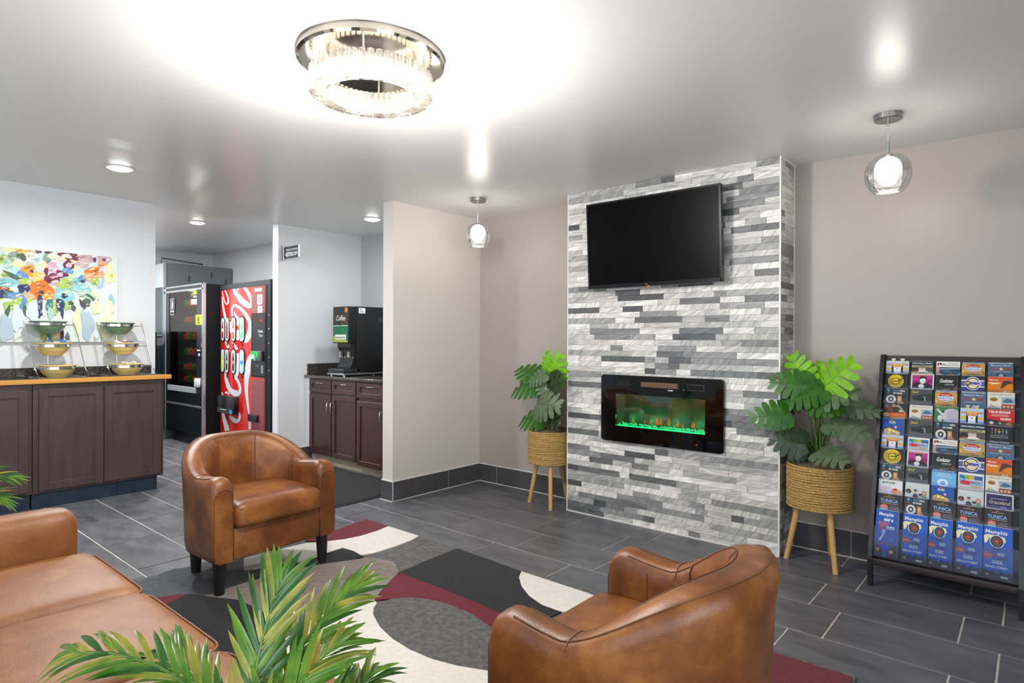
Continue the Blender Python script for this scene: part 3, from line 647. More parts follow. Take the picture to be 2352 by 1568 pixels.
# globe pendants
M_globe = clear('clear_globe', '#ffffff', fac=.03, rough=.02, edge=.55)
def pendant(x, y, label, power):
    t = thing('globe_pendant', (x, y, 2.44), label, 'pendant lamp', 'globe pendants by the fireplace')
    MB().lathe([(.0001, 2.44), (.062, 2.44), (.062, 2.416), (.058, 2.412), (.0001, 2.412)], 40, c=(x, y, 0), sm=False).obj('canopy', pm('satin_nickel', '#a7a5a3', .3, 1), t)
    MB().cyl((x, y), .0022, 2.25, 2.412, 8).obj('cord', pm('clear_cord', '#c9c9c7', .3), t)
    MB().cyl((x, y), .006, 2.385, 2.413, 10).obj('strain_relief', M_chrome, t)
    MB().cyl((x, y), .006, 2.245, 2.31, 10).obj('stem', M_steel, t)
    c = 2.148; prof = [(.012, .092), (.035, .093), (.060, .085), (.082, .066), (.097, .038), (.103, .006), (.101, -.026), (.092, -.055), (.078, -.078), (.066, -.093), (.064, -.0915), (.076, -.076), (.090, -.054), (.099, -.026), (.101, .006), (.095, .037), (.080, .064), (.059, .083), (.035, .0905), (.012, .0895)]
    MB().lathe(prof, 48, c=(x, y, c)).obj('outer_globe', M_globe, t)
    MB().lathe([(.0001, .085)]+[(.060*math.sin(k*PI/14), .024+.061*math.cos(k*PI/14)) for k in range(1, 14)]+[(.0001, -.037)], 32, c=(x, y, c)).obj('inner_globe', emis('frosted_bulb', '#fff8ee', 5), t)
    MB().lathe([(.058, -.012), (.060, -.04), (.05, -.066), (.03, -.08), (.0001, -.083)], 28, c=(x, y, c)).obj('bubble_cup', clear('bubble_glass', '#ffffff', fac=.12, rough=.15, edge=.6), t)
    point('pendant_bulb', (x, y, 2.15), power, .062, (1, .95, .87), t)
pendant(-.563, 3.535, 'clear glass globe pendant hanging near the brochure rack', 15)
pendant(-3.385, 3.545, 'clear glass globe pendant hanging in the corner by the short return wall', 17)

def downlight(x, y, z, label, power):
    t = thing('downlight', (x, y, z), label, 'ceiling light', 'round ceiling downlights')
    MB().lathe([(.0001, 0), (.098, 0), (.096, -.007), (.074, -.012), (.073, -.006), (.0001, -.006)], 40, c=(x, y, z)).obj('trim_ring', pm('downlight_trim', '#c9c9c9', .35), t)
    MB().lathe([(.073, -.010), (.06, -.018), (.035, -.023), (.0001, -.025)], 36, c=(x, y, z)).obj('lens', emis('downlight_lens', '#ffffff', 14), t)
    l = bpy.data.lights.new('downlight_lamp', 'AREA'); l.shape = 'DISK'; l.size = .14; l.energy = power; l.color = (.97, .99, 1)
    o = bpy.data.objects.new('downlight_lamp', l); COL.objects.link(o); o.parent = t; o.location = (0, 0, -.03)
downlight(-4.76, 1.45, cz(-4.76, 1.45), 'round downlight in the lobby ceiling in front of the condiment counter', 32)
downlight(-6.80, 2.80, 2.56, 'round downlight in front of the vending machines', 42)
downlight(-8.35, 2.15, 2.56, 'round downlight deeper in the vending nook', 42)
downlight(-4.82, 3.59, cz(-4.82, 3.59), 'round downlight in the coffee nook ceiling', 10)

# ================================================================== PLANTS
def leafmat(name, c1, c2, rough=.38):
    m = pm(name, c1, rough, vcol=c2, vscale=22, spec=.5); nt = m.node_tree; N = nt.nodes; L = nt.links; b = N['Principled BSDF']
    tr = N.new('ShaderNodeBsdfTranslucent'); tr.inputs[0].default_value = lin(c2); mx = N.new('ShaderNodeMixShader'); mx.inputs[0].default_value = .22
    L.new(b.outputs[0], mx.inputs[1]); L.new(tr.outputs[0], mx.inputs[2]); L.new(mx.outputs[0], N['Material Output'].inputs[0]); return m
LEAFM = [leafmat('leaf_dark', '#16320f', '#24481a'), leafmat('leaf_mid', '#255a14', '#3c7a20'), leafmat('leaf_silver', '#4c6a45', '#73896a'), leafmat('leaf_lime', '#64a80e', '#8fd01c')]
M_stem = pm('petiole_green', '#4c6e24', .45, vcol='#3a5a1e', vscale=20)
M_rope = pm('seagrass_rope', '#d3ad69', .8, vcol='#8f6b35', vscale=130, bump=.8, bscale=180)
M_moss = pm('dry_moss', '#6d5f45', .9, vcol='#8a7c5e', vscale=60)
def monstera_leaf(B, T, hint, W_):
    """split leaf blade from base B to tip T"""
    B, T = Vector(B), Vector(T); ax = T-B; ln = ax.length; ax.normalize()
    nr = Vector(hint); nr = (nr-ax*nr.dot(ax)).normalized(); sd = nr.cross(ax)
    m = MB()
    def pt(x, y): 
        droop = -.16*ln*(x**2)+.04*ln*math.sin(x*PI); fold = -.22*abs(y)*ln*.5
        return tuple(B+ax*(x*ln)+sd*(y*ln)+nr*(droop+fold))
    wf = lambda x: W_*(math.sin(min(1, (x+.16)/1.16)**.62*PI)**.75)
    for s in (1, -1):
        K = 5
        for k in range(K):
            x0, x1 = k/K*.94-.02, (k+1)/K*.94-.02; xm = (x0+x1)/2; w = wf(xm)
            sw = .10+.10*k/K                                  # lobes sweep to the tip
            gap = .0045
            rows = []
            for q in (0, .35, .7, .9, 1):
                tap = 1 if q < .8 else (1-(q-.8)/.2*.42)
                g = gap*min(1, q*2.5); c0 = x0+sw*q*.8; c1 = x1+sw*q*.8; cm = (c0+c1)/2; hf = (c1-c0)/2*tap-g
                rows.append((pt(max(-.1, cm-hf), s*w*q), pt(min(1.0, cm+hf), s*w*q)))
            v = [p for r_ in rows for p in r_]; fc = [(2*i, 2*i+1, 2*i+3, 2*i+2) if s > 0 else (2*i+1, 2*i, 2*i+2, 2*i+3) for i in range(4)]
            m.add(v, fc, 0, True)
        m.add([pt(-.02, 0), pt(-.14, s*W_*.35), pt(-.10, s*W_*.75), pt(.06, s*W_*.95), pt(.10, 0)], [(0, 1, 2, 3, 4) if s < 0 else (4, 3, 2, 1, 0)], 0, True)
    m.add([pt(.9, .05), pt(.9, -.05), pt(1, 0)], [(0, 1, 2)], 0, True)
    m.tube([Vector(pt(x, 0))+nr*.001 for x in (0, .25, .5, .75, .95)], [.0022, .002, .0016, .0012, .0006], 5, 1)
    return m
def basket(t, c, r, z0, z1, legs):
    bk = MB().lathe([(.0001, z0+.005), (r-.012, z0+.005), (r-.006, z1), (r-.014, z1), (r-.02, z0+.02), (.0001, z0+.02)], 36, c=(c[0], c[1], 0)).obj('basket', pm('basket_lining', '#7a5a2c', .9), t)
    n = round((z1-z0)/.0145)
    for i in range(n):
        z = z0+.0075+(z1-z0-.012)*i/(n-1); rr = r-.004+random.uniform(-.002, .002)
        pts = [(c[0]+(rr+.0008*math.sin(a*9+i))*math.cos(a), c[1]+(rr+.0008*math.sin(a*9+i))*math.sin(a), z+.0012*math.sin(a*3+i*1.7)) for a in [2*PI*k/40 for k in range(40)]]
        MB().tube(pts, .0083, 6, closed=True).obj('rope_coil', M_rope, bk)
    for (x, y) in legs:
        tx, ty = c[0]+(x-c[0])*.62, c[1]+(y-c[1])*.62
        MB().tube([(x, y, 0.0), (tx, ty, z0+.01)], [.015, .018], 14).obj('leg', M_oak, t)
    return bk
def moss(t, c, r, z):
    m = MB(); m.lathe([(.0001, z+.03), (r*.5, z+.022), (r*.95, z-.002), (r*.95, z-.02)], 24, c=(c[0], c[1], 0))
    rn = random.Random(5)
    for i in range(420):
        a = rn.random()*2*PI; d = r*math.sqrt(rn.random()); x, y = c[0]+d*math.cos(a), c[1]+d*math.sin(a); zz = z+.03*(1-(d/r)**2)
        b2 = rn.random()*2*PI; l = rn.uniform(.015, .04); hh = rn.uniform(.0, .016)
        m.tube([(x, y, zz), (x+l*.5*math.cos(b2), y+l*.5*math.sin(b2), zz+hh), (x+l*math.cos(b2+.5), y+l*math.sin(b2+.5), zz+hh*.4)], .0009, 3)
    m.obj('moss', M_moss, t, kind='stuff')
def monstera(c, z0, z1, legs, leaves, label):
    t = thing('potted_monstera', (c[0], c[1], 0), label, 'potted plant', 'monstera plants beside the fireplace wall')
    basket(t, c, .178, z0, z1, legs); moss(t, c, .16, z1-.008)
    for i, q in enumerate(leaves):
        B, T, k = Vector(q[0:3]), Vector(q[3:6]), int(q[6])
        near = (T.x < -1.15 and c[0] > -2) or (T.x > -2.82 and c[0] < -2)
        if near: B.y -= .03; T.y -= .07
        hint = Vector((.1, -.95, .3)) if near else Vector((.25, -.62, .75)) if k != 3 else Vector((-.35, -.85, .35))
        lf = monstera_leaf(B, T, hint, .50+.06*math.sin(i*2.1)).obj('leaf', [LEAFM[k], M_stem if k < 3 else LEAFM[3]], t)
        st = Vector((c[0]+.02*math.cos(i*2.4), c[1]+.02*math.sin(i*2.4), z1)); mid = st.lerp(B, .55)+Vector((0, 0, .04))
        MB().tube(catmull([st, mid, B], 4), [.0065]+[.005]*7+[.003], 6).obj('petiole', M_stem, lf)
    for i in range(5):
        a = i*1.26; MB().tube([(c[0]+.018*math.cos(a), c[1]+.018*math.sin(a), z1-.01), (c[0]+.028*math.cos(a), c[1]+.028*math.sin(a), z1+.24)], [.011, .005], 7).obj('stalk', M_stem, t)
MONR = [(-1.039,3.916,1.046,-1.133,3.904,1.236,3.0),(-0.941,3.874,1.023,-0.781,3.826,1.215,3.0),(-1.005,3.888,1.051,-1.214,3.852,1.075,1.0),(-0.935,3.846,1.041,-1.115,3.774,0.957,1.0),(-0.961,3.86,0.98,-0.753,3.8,1.05,2.0),(-0.853,3.93,0.944,-0.653,3.93,0.935,2.0),(-0.849,3.832,0.957,-0.985,3.748,0.93,1.0),(-0.89,3.874,0.861,-0.698,3.826,0.802,2.0),(-1.115,3.86,0.884,-1.308,3.8,0.858,1.0),(-1.029,3.888,0.705,-1.212,3.852,0.733,0.0),(-0.946,3.832,0.683,-0.789,3.748,0.659,2.0),(-1.043,3.965,1.063,-0.99,3.995,1.207,3.0),(-1.060,3.966,1.024,-1.150,3.930,0.888,0.0),(-1.02,3.946,0.693,-1.135,3.900,0.613,0.0)]
MONL = [(-2.949,3.922,1.015,-2.99,3.898,1.232,3.0),(-2.91,3.936,0.998,-2.818,3.924,1.211,3.0),(-3.107,3.985,1.007,-3.375,4.015,1.106,1.0),(-3.03,3.908,0.964,-3.328,3.872,0.915,1.0),(-2.959,3.88,1.0,-2.938,3.82,0.861,2.0),(-2.945,3.902,0.939,-2.742,3.840,1.028,0.0),(-3.008,3.866,0.817,-2.735,3.794,0.827,2.0),(-2.992,3.936,0.71,-3.282,3.924,0.671,1.0),(-2.944,3.916,0.735,-2.782,3.854,0.674,0.0),(-2.934,3.925,0.987,-2.80,3.90,1.055,0.0),(-2.96,3.88,1.048,-3.096,3.82,0.977,2.0)]
monstera((-.975, 3.965), .335, .585, [(-1.145, 3.905), (-.853, 3.818), (-.955, 4.155)], MONR, 'potted monstera in a rope basket on wooden legs beside the brochure rack')
monstera((-2.975, 3.965), .335, .590, [(-3.122, 3.885), (-2.842, 3.797), (-2.93, 4.14)], MONL, 'potted monstera in a rope basket on wooden legs in the corner by the return wall')

M_palm = [leafmat('palm_green', '#3a6b16', '#6f9430', .28), leafmat('palm_dark', '#1f4a18', '#3c6e28', .28), leafmat('palm_gold', '#5f7d20', '#b0a044', .3)]
def leaflet(B, D, nr, ln, wd):
    m = MB(); D = D.normalized(); sd = D.cross(nr).normalized(); nr = sd.cross(D); v = []
    K = 6
    for i in range(K+1):
        x = i/K; w = wd*math.sin(min(1, x*.9+.12)*PI)**.7*(1 if x < .99 else .1); c = B+D*(x*ln)-nr*(.22*ln*x*x)+Vector((0, 0, -.10*ln*x*x))
        v += [tuple(c+sd*w+nr*w*.45), tuple(c), tuple(c-sd*w+nr*w*.45)]
    f = []
    for i in range(K): a = 3*i; f += [(a, a+3, a+4, a+1), (a+1, a+4, a+5, a+2)]
    return m.add(v, f, 0, True)
def palm(c, z0, z1, legs, fronds, label, n, ll, ww, seed=2):
    rn = random.Random(seed)
    t = thing('potted_palm', (c[0], c[1], 0), label, 'potted plant')
    basket(t, c, .15, z0, z1, legs); moss(t, c, .135, z1-.008)
    for fi_, P in enumerate(fronds):
        pts = catmull([(c[0]+rn.uniform(-.02, .02), c[1]+rn.uniform(-.02, .02), z1-.01)]+list(P), 8); N_ = len(pts)
        fr = MB().tube(pts, [.0035*(1-.75*i/N_)+.0008 for i in range(N_)], 6).obj('frond', M_palm[0], t)
        for k in range(n):
            x = .26+.74*k/(n-1); i = min(N_-2, int(x*(N_-1))); B = pts[i].lerp(pts[i+1], x*(N_-1)-i); tg = (pts[i+1]-pts[i]).normalized()
            view = (Vector((0, 0, H_CAM))-B).normalized(); nr = (Vector((0, 0, 1))*.6+view*.8); nr = (nr-tg*nr.dot(tg)).normalized(); sd = tg.cross(nr)
            for s in (1, -1):
                ang = math.radians(38-18*x+rn.uniform(-6, 6)); D = tg*math.cos(ang)+sd*s*math.sin(ang)+nr*.12
                l = ll*(.55+.9*math.sin(min(1, x*.85)*PI))*rn.uniform(.85, 1.1)
                if k == n-1: D = tg+sd*s*.12; l = ll*.8
                leaflet(B, D, nr, l, ww).obj('leaflet', M_palm[rn.choice((0, 0, 1, 2) if fi_ != 2 else (0, 2, 2, 1))], fr)
PALM= [[(-0.854, 0.426, 0.74), (-0.87, 0.439, 0.804), (-0.882, 0.455, 0.851), (-0.889, 0.476, 0.901), (-0.895, 0.497, 0.936)], [(-0.823, 0.427, 0.753), (-0.842, 0.463, 0.804), (-0.864, 0.511, 0.836), (-0.877, 0.565, 0.868), (-0.877, 0.617, 0.894)], [(-0.841, 0.398, 0.747), (-0.883, 0.375, 0.808), (-0.952, 0.343, 0.842), (-1.029, 0.304, 0.854), (-1.097, 0.272, 0.842)], [(-0.861, 0.42, 0.727), (-0.93, 0.414, 0.766), (-0.986, 0.406, 0.788), (-1.026, 0.399, 0.805), (-1.045, 0.395, 0.81)], [(-0.786, 0.432, 0.754), (-0.767, 0.474, 0.778), (-0.769, 0.525, 0.785), (-0.786, 0.564, 0.781), (-0.794, 0.583, 0.784)], [(-0.808, 0.413, 0.754), (-0.809, 0.452, 0.796), (-0.811, 0.49, 0.823), (-0.827, 0.529, 0.831), (-0.829, 0.553, 0.835)]]
palm((-.80, .42), .34, .56, [(-.93, .38), (-.69, .36), (-.80, .56)], PALM, 'feathery potted palm in a rope basket beside the sofa arm', 15, .074, .0050)
palm((-3.38, .42), .34, .56, [(-3.50, .36), (-3.27, .34), (-3.38, .56)], [[(-3.36, .42, .62), (-3.32, .46, .71), (-3.27, .52, .750), (-3.21, .59, .74)], [(-3.37, .42, .6), (-3.31, .47, .66), (-3.25, .52, .675), (-3.21, .56, .66)], [(-3.40, .44, .66), (-3.48, .42, .76), (-3.58, .40, .76)], [(-3.36, .42, .68), (-3.36, .36, .8), (-3.40, .28, .84)]], 'feathery potted palm at the far end of the sofa near the condiment counter', 12, .075, .0045, 4)

# ================================================================== CONDIMENT COUNTER (left)
def shaker_door(parent, y0, y1, z0, z1, x, mat, nm='door', fr=.058, rail=None):
    """door facing +X at plane x"""
    d = MB(); d.box(x, x+.012, y0, y1, z0, z1)
    o = d.obj(nm, mat, parent); m = MB()
    m.box(x+.012, x+.022, y0, y0+fr, z0, z1, bev=.0015, seg=1).box(x+.012, x+.022, y1-fr, y1, z0, z1, bev=.0015, seg=1)
    m.box(x+.012, x+.022, y0+fr, y1-fr, z0, z0+fr, bev=.0015, seg=1).box(x+.012, x+.022, y0+fr, y1-fr, z1-fr, z1, bev=.0015, seg=1)
    m.obj('door_frame', mat, o); return o
CX = -5.815
for (a, b_, lab) in ((.23, 1.185, 'dark walnut base cabinet by the far potted palm'), (1.19, 2.11, 'dark walnut base cabinet at the open end of the condiment counter')):
    cb = thing('base_cabinet', (-6.0, (a+b_)/2, 0), lab, 'cabinet', 'walnut cabinets under the condiment counter')
    MB().box(-6.195, CX, a, b_, .125, .965).obj('body', M_woodl, cb)
    mid = (a+b_)/2+.005
    shaker_door(cb, a+.035, mid-.004, .145, .925, CX, M_woodl); shaker_door(cb, mid+.004, b_-.025, .145, .925, CX, M_woodl)
    q = [a, a+.58 if a > 1 else a+.45, b_-.03 if a > 1 else b_]
    M_toe = MATS.get('toe') or slate_mat('blue_slate_toe', '#1d2b3a', '#2d4054', .4)
    for p0, p1 in zip(q[:-1], q[1:]): MB().box(-6.0, -5.862, p0+.002, p1-.002, 0, .125, bev=.002, seg=1).obj('toe_tile', M_toe, cb)
ct = thing('countertop', (-6.0, 1.2, .965), 'speckled granite countertop with golden oak edge on the walnut cabinets', 'countertop')
MB().box(-6.197, -5.80, .20, 2.15, .968, 1.0).obj('slab', M_granite, ct)
MB().box(-5.80, -5.778, .20, 2.165, .966, 1.002, bev=.002, seg=1).obj('edge_band', M_edge, ct)
MB().box(-6.197, -6.177, .20, 2.14, 1.0, 1.075, bev=.003, seg=1).obj('backsplash', M_granite, ct)

M_green = pm('sage_glaze', '#6c8769', .22, vcol='#5d795e', vscale=6, coat=.4); M_yel = pm('butter_glaze', '#e2c884', .24, vcol='#d9bb70', vscale=6, coat=.4)
def bowl(x, y, z, mat, label):
    t = thing('serving_bowl', (x, y, z-.075), label, 'bowl', 'bowls on the wire stands')
    pr = [(.0001, -.078), (.055, -.078), (.058, -.082), (.068, -.082), (.070, -.074), (.095, -.055), (.112, -.030), (.1185, -.010), (.121, .008), (.132, .012), (.131, .018), (.118, .016), (.110, -.006), (.092, -.040), (.06, -.064), (.0001, -.066)]
    MB().lathe(pr, 40, c=(x, y, z)).obj('vessel', mat, t); return t
def stand(y0, y1, label):
    t = thing('wire_bowl_stand', (-6.0, (y0+y1)/2, 1.0), label, 'bowl stand', 'wire stands on the condiment counter')
    for y, dy in ((y0, .0), (y1, .0)):
        yt = y-.045
        MB().tube([(-6.13, y+.01, 1.004), (-5.90, y+.02, 1.004), (-5.86, y+.02, 1.01), (-5.90, y, 1.10), (-5.975, yt+.02, 1.33), (-6.012, yt, 1.452)], .0042, 8).obj('side_wire', M_chrome, t)
    MB().tube([(-6.13, y0+.01, 1.004), (-6.13, y1+.01, 1.004)], .004, 8).obj('base_wire', M_chrome, t)
    MB().tube([(-5.89, y0+.02, 1.004), (-5.89, y1+.02, 1.004)], .004, 8).obj('base_wire', M_chrome, t)
    yc = (y0+y1)/2-.02; MB().tube([(-6.15, yc, 1.01), (-6.165, yc, 1.42)], .003, 8).obj('back_wire', M_chrome, t)
    tiers = []
    for z, x, sh in ((1.435, -6.055, -.042), (1.262, -6.01, -.022), (1.085, -5.965, .0)):
        yy = (y0+y1)/2+sh; xf = -6.012+(1.452-z)*.32
        rg = MB().lathe([(.1195, -.016), (.1245, -.016), (.1245, .004), (.1195, .004), (.1195, -.016)], 40, c=(x, yy, z), sm=False).obj('ring', M_chrome, t)
        m = MB(); m.tube([(xf, y0+sh, z-.01), (x, yy-.120, z-.011)], .0035, 6); m.obj('arm_wire', M_chrome, t)
        m = MB(); m.tube([(xf, y1+sh, z-.01), (x, yy+.120, z-.011)], .0035, 6); m.obj('arm_wire', M_chrome, t)
        tiers.append((x, yy, z))
    return tiers
ta = stand(1.215, 1.545, 'chrome three-tier wire stand in front of the flower painting'); tb = stand(1.705, 2.045, 'chrome three-tier wire stand near the end of the counter')
for tr_, w_ in ((ta, 'stand before the flower painting'), (tb, 'stand near the counter end')):
    for (x, y, z), mt, n_ in zip(tr_, (M_green, M_yel, M_yel), ('sage green bowl on the top tier', 'butter yellow bowl on the middle tier', 'butter yellow bowl on the bottom tier')):
        bowl(x, y, z, mt, n_+' of the wire '+w_)
M_pk = [pm('creamer_white', '#e9eaec', .5), pm('packet_blue', '#3a66a8', .5), pm('packet_rust', '#a9634a', .5)]
rn = random.Random(9)
def packets(tier, n, kinds, lab, grp):
    x0, y0, z0 = tier
    for i in range(n):
        a = rn.random()*2*PI; d = .07*math.sqrt(rn.random()); x, y = x0+d*math.cos(a)+.01, y0+d*math.sin(a); k = rn.choice(kinds)
        if k == 'cup':
            m = MB().lathe([(.0001, -.004), (.014, -.004), (.017, .013), (.019, .014), (.019, .016), (.0001, .016)], 14, c=(x, y, z0+.006))
            m.obj('creamer_cup', M_pk[0], label=lab, cat='creamer cup', group=grp)
        else:
            m = MB(); c2, s2 = math.cos(a*3), math.sin(a*3); z = z0+.004+.004*i
            v = [(x+c2*u-s2*w, y+s2*u+c2*w, z+zz+u*.35) for u, w, zz in ((-.028, -.02, 0), (.028, -.02, 0), (.028, .02, 0), (-.028, .02, 0), (-.022, -.016, .007), (.022, -.016, .007), (.022, .016, .007), (-.022, .016, .007))]
            m.add(v, [(3, 2, 1, 0), (4, 5, 6, 7), (0, 1, 5, 4), (1, 2, 6, 5), (2, 3, 7, 6), (3, 0, 4, 7)]); m.obj('sugar_packet', M_pk[k], label=lab, cat='packet', group=grp)
packets(tb[0], 14, ['cup'], 'small white creamer cup heaped in a green bowl', 'creamer cups in the green bowl')
packets(ta[1], 8, [0, 1, 1], 'blue or white paper packet in the middle yellow bowl before the flower painting', 'packets in the bowl before the painting')
packets(tb[1], 8, [0, 1, 2, 0], 'paper packet in the middle yellow bowl near the counter end', 'packets in the bowl near the counter end')
packets(tb[2], 6, [0, 0, 2], 'paper packet in the bottom yellow bowl near the counter end', 'packets in the lowest bowl')

# painting
pt_ = thing('flower_painting', (-6.19, 1.41, 1.28), 'unframed canvas painting of a loose bright bouquet in a blue vase', 'painting')
M_cv = pm('canvas_wash', '#dfe3d2', .75, vcol='#cfdadb', vscale=5, stretch=(1, 1, .35))
MB().box(-6.198, -6.166, .955, 1.865, 1.283, 2.030, bev=.002, seg=1).obj('canvas', M_cv, pt_)
PAL = dict(lime='#a4bf5a', sage='#8d9f8e', yellow='#e3bf63', dgreen='#4c6350', mint='#a6c6b6', paleyel='#e8dfae', cream='#e9e2cf', plum='#5b3f55', sky='#9fbdd0', amber='#dd9a45', brown='#4a3a3c', burg='#7c2a45', pink='#dcb3c4', rose='#c79cae', blue='#5f8dba', mauve='#c3a0a5', peach='#e0a27b', orange='#e2742c', aqua='#86c0c4', red='#b04034', navy='#2c3a63', olive='#9aa05c', teal='#3f7a78', dusty='#a9bcc6', palesky='#cbdce2', sand='#c2a57c', slate='#64717a', palelime='#d9e0bd')
PAINT= [(1.08,1.936,0.037,0.035,0,'lime'),(1.134,1.964,0.03,0.045,-20,'sage'),(1.202,2.009,0.055,0.029,-8,'yellow'),(1.189,1.964,0.035,0.025,-40,'dgreen'),(1.103,1.898,0.03,0.045,0,'mint'),(1.171,1.905,0.045,0.029,-10,'paleyel'),(1.249,1.971,0.03,0.038,0,'cream'),(1.296,2.02,0.022,0.016,-10,'plum'),(1.287,1.951,0.02,0.019,0,'sky'),(1.235,1.859,0.055,0.045,-10,'amber'),(1.301,1.818,0.04,0.038,0,'yellow'),(1.325,1.908,0.04,0.035,0,'paleyel'),(1.254,1.855,0.013,0.011,0,'brown'),(1.368,2.019,0.03,0.017,10,'plum'),(1.358,1.97,0.03,0.045,0,'sage'),(1.402,1.987,0.035,0.038,0,'cream'),(1.501,2.009,0.07,0.032,-5,'burg'),(1.491,2.002,0.04,0.017,-5,'cream'),(1.502,1.931,0.04,0.038,0,'burg'),(1.502,1.928,0.022,0.019,0,'pink'),(1.552,1.996,0.03,0.025,-20,'burg'),(1.388,1.896,0.045,0.045,0,'pink'),(1.397,1.921,0.025,0.019,0,'rose'),(1.349,1.863,0.015,0.032,0,'burg'),(1.452,1.848,0.045,0.032,0,'burg'),(1.442,1.844,0.022,0.018,0,'pink'),(1.388,1.801,0.055,0.045,0,'burg'),(1.412,1.773,0.03,0.025,0,'rose'),(1.497,1.882,0.04,0.025,-5,'blue'),(1.63,1.998,0.06,0.035,-5,'mauve'),(1.599,1.946,0.05,0.029,0,'rose'),(1.688,1.992,0.013,0.022,0,'plum'),(1.758,1.999,0.05,0.045,-5,'mauve'),(1.758,1.999,0.015,0.013,0,'plum'),(1.736,1.959,0.03,0.032,0,'peach'),(1.672,1.891,0.055,0.038,15,'orange'),(1.651,1.84,0.04,0.038,0,'peach'),(1.737,1.866,0.03,0.032,0,'peach'),(1.694,1.806,0.03,0.038,-20,'lime'),(1.802,1.858,0.045,0.064,0,'paleyel'),(1.813,1.866,0.018,0.017,0,'yellow'),(1.094,1.755,0.075,0.035,0,'aqua'),(1.09,1.815,0.03,0.025,0,'lime'),(1.189,1.809,0.045,0.038,-15,'blue'),(1.13,1.81,0.06,0.017,-30,'dgreen'),(1.212,1.77,0.05,0.025,10,'lime'),(1.081,1.701,0.03,0.019,0,'red'),(1.072,1.658,0.035,0.032,0,'navy'),(1.108,1.671,0.035,0.025,0,'dgreen'),(1.207,1.712,0.045,0.038,20,'navy'),(1.144,1.656,0.055,0.025,10,'blue'),(1.325,1.696,0.082,0.08,-25,'orange'),(1.282,1.74,0.04,0.038,0,'orange'),(1.368,1.663,0.04,0.038,-20,'amber'),(1.318,1.69,0.017,0.015,0,'brown'),(1.231,1.65,0.04,0.038,0,'peach'),(1.249,1.604,0.025,0.029,0,'lime'),(1.162,1.594,0.035,0.051,-30,'lime'),(1.198,1.584,0.02,0.07,-10,'blue'),(1.108,1.569,0.035,0.038,0,'lime'),(1.099,1.523,0.015,0.051,-15,'dgreen'),(1.212,1.539,0.015,0.045,10,'dgreen'),(1.467,1.675,0.07,0.064,0,'aqua'),(1.472,1.669,0.022,0.022,0,'navy'),(1.477,1.766,0.055,0.045,0,'lime'),(1.507,1.762,0.03,0.032,0,'olive'),(1.568,1.797,0.045,0.038,-10,'aqua'),(1.594,1.817,0.03,0.032,0,'blue'),(1.599,1.799,0.015,0.013,0,'navy'),(1.594,1.737,0.075,0.038,-5,'aqua'),(1.62,1.69,0.085,0.025,-25,'mint'),(1.662,1.668,0.055,0.01,-35,'dgreen'),(1.683,1.644,0.045,0.009,-45,'dgreen'),(1.522,1.587,0.025,0.045,30,'dgreen'),(1.631,1.623,0.025,0.035,20,'dgreen'),(1.599,1.603,0.015,0.045,25,'plum'),(1.599,1.529,0.013,0.045,0,'mint'),(1.811,1.651,0.025,0.045,0,'aqua'),(1.813,1.682,0.015,0.013,0,'sky'),(1.311,1.572,0.03,0.089,0,'navy'),(1.34,1.561,0.02,0.07,0,'cream'),(1.369,1.568,0.025,0.076,0,'teal'),(1.413,1.564,0.025,0.057,0,'lime'),(1.442,1.595,0.03,0.051,0,'navy'),(1.457,1.548,0.01,0.07,0,'navy'),(1.378,1.521,0.02,0.051,0,'mint'),(1.487,1.586,0.015,0.038,0,'lime'),(1.636,1.426,0.045,0.127,0,'dusty'),(1.558,1.455,0.025,0.115,0,'paleyel'),(1.162,1.473,0.04,0.102,0,'palesky'),(1.259,1.535,0.04,0.089,0,'palesky'),(1.33,1.349,0.02,0.064,0,'olive'),(1.369,1.355,0.02,0.057,0,'teal'),(1.408,1.349,0.03,0.057,0,'sand'),(1.455,1.35,0.013,0.057,0,'brown'),(1.492,1.332,0.015,0.032,0,'slate'),(1.792,1.586,0.04,0.076,0,'palelime'),(1.699,1.583,0.03,0.064,0,'paleyel'),(1.09,1.386,0.045,0.108,0,'dusty'),(1.765,1.428,0.055,0.127,0,'palelime')]
def tint(h, k):
    c = [int(h[i:i+2], 16) for i in (1, 3, 5)]; c = [min(255, max(0, int(x+(255-x)*k if k > 0 else x*(1+k)))) for x in c]; return '#%02x%02x%02x' % tuple(c)
for k_ in list(PAL): PAL[k_+'_l'] = tint(PAL[k_], .38); PAL[k_+'_d'] = tint(PAL[k_], -.28)
pr_ = MB(); names = list(PAL); rn = random.Random(11)
rb_ = random.Random(4)
for i in range(90):                                                  # loose under-painting behind the bouquet
    y, z = rb_.uniform(.97, 1.80), rb_.gauss(1.86, .11); ry, rz_ = rb_.uniform(.03, .075), rb_.uniform(.025, .06); c_ = rb_.choice(['cream', 'paleyel', 'yellow_l', 'mint_l', 'sky_l', 'aqua_l', 'pink_l', 'lime_l', 'sage_l', 'amber_l', 'mauve_l', 'blue_l'])
    if z < 1.58 or (y > 1.66 and z < 1.74): continue
    ph = rb_.random()*6
    pr_.add([(-6.1658+.000008*i, min(1.863, max(.957, y+ry*math.cos(2*PI*k/14)*(1+.2*math.sin(3*k+ph)))), min(2.028, max(1.285, z+rz_*math.sin(2*PI*k/14)*(1+.2*math.sin(2*k+ph))))) for k in range(14)], [tuple(range(14))], names.index(c_))
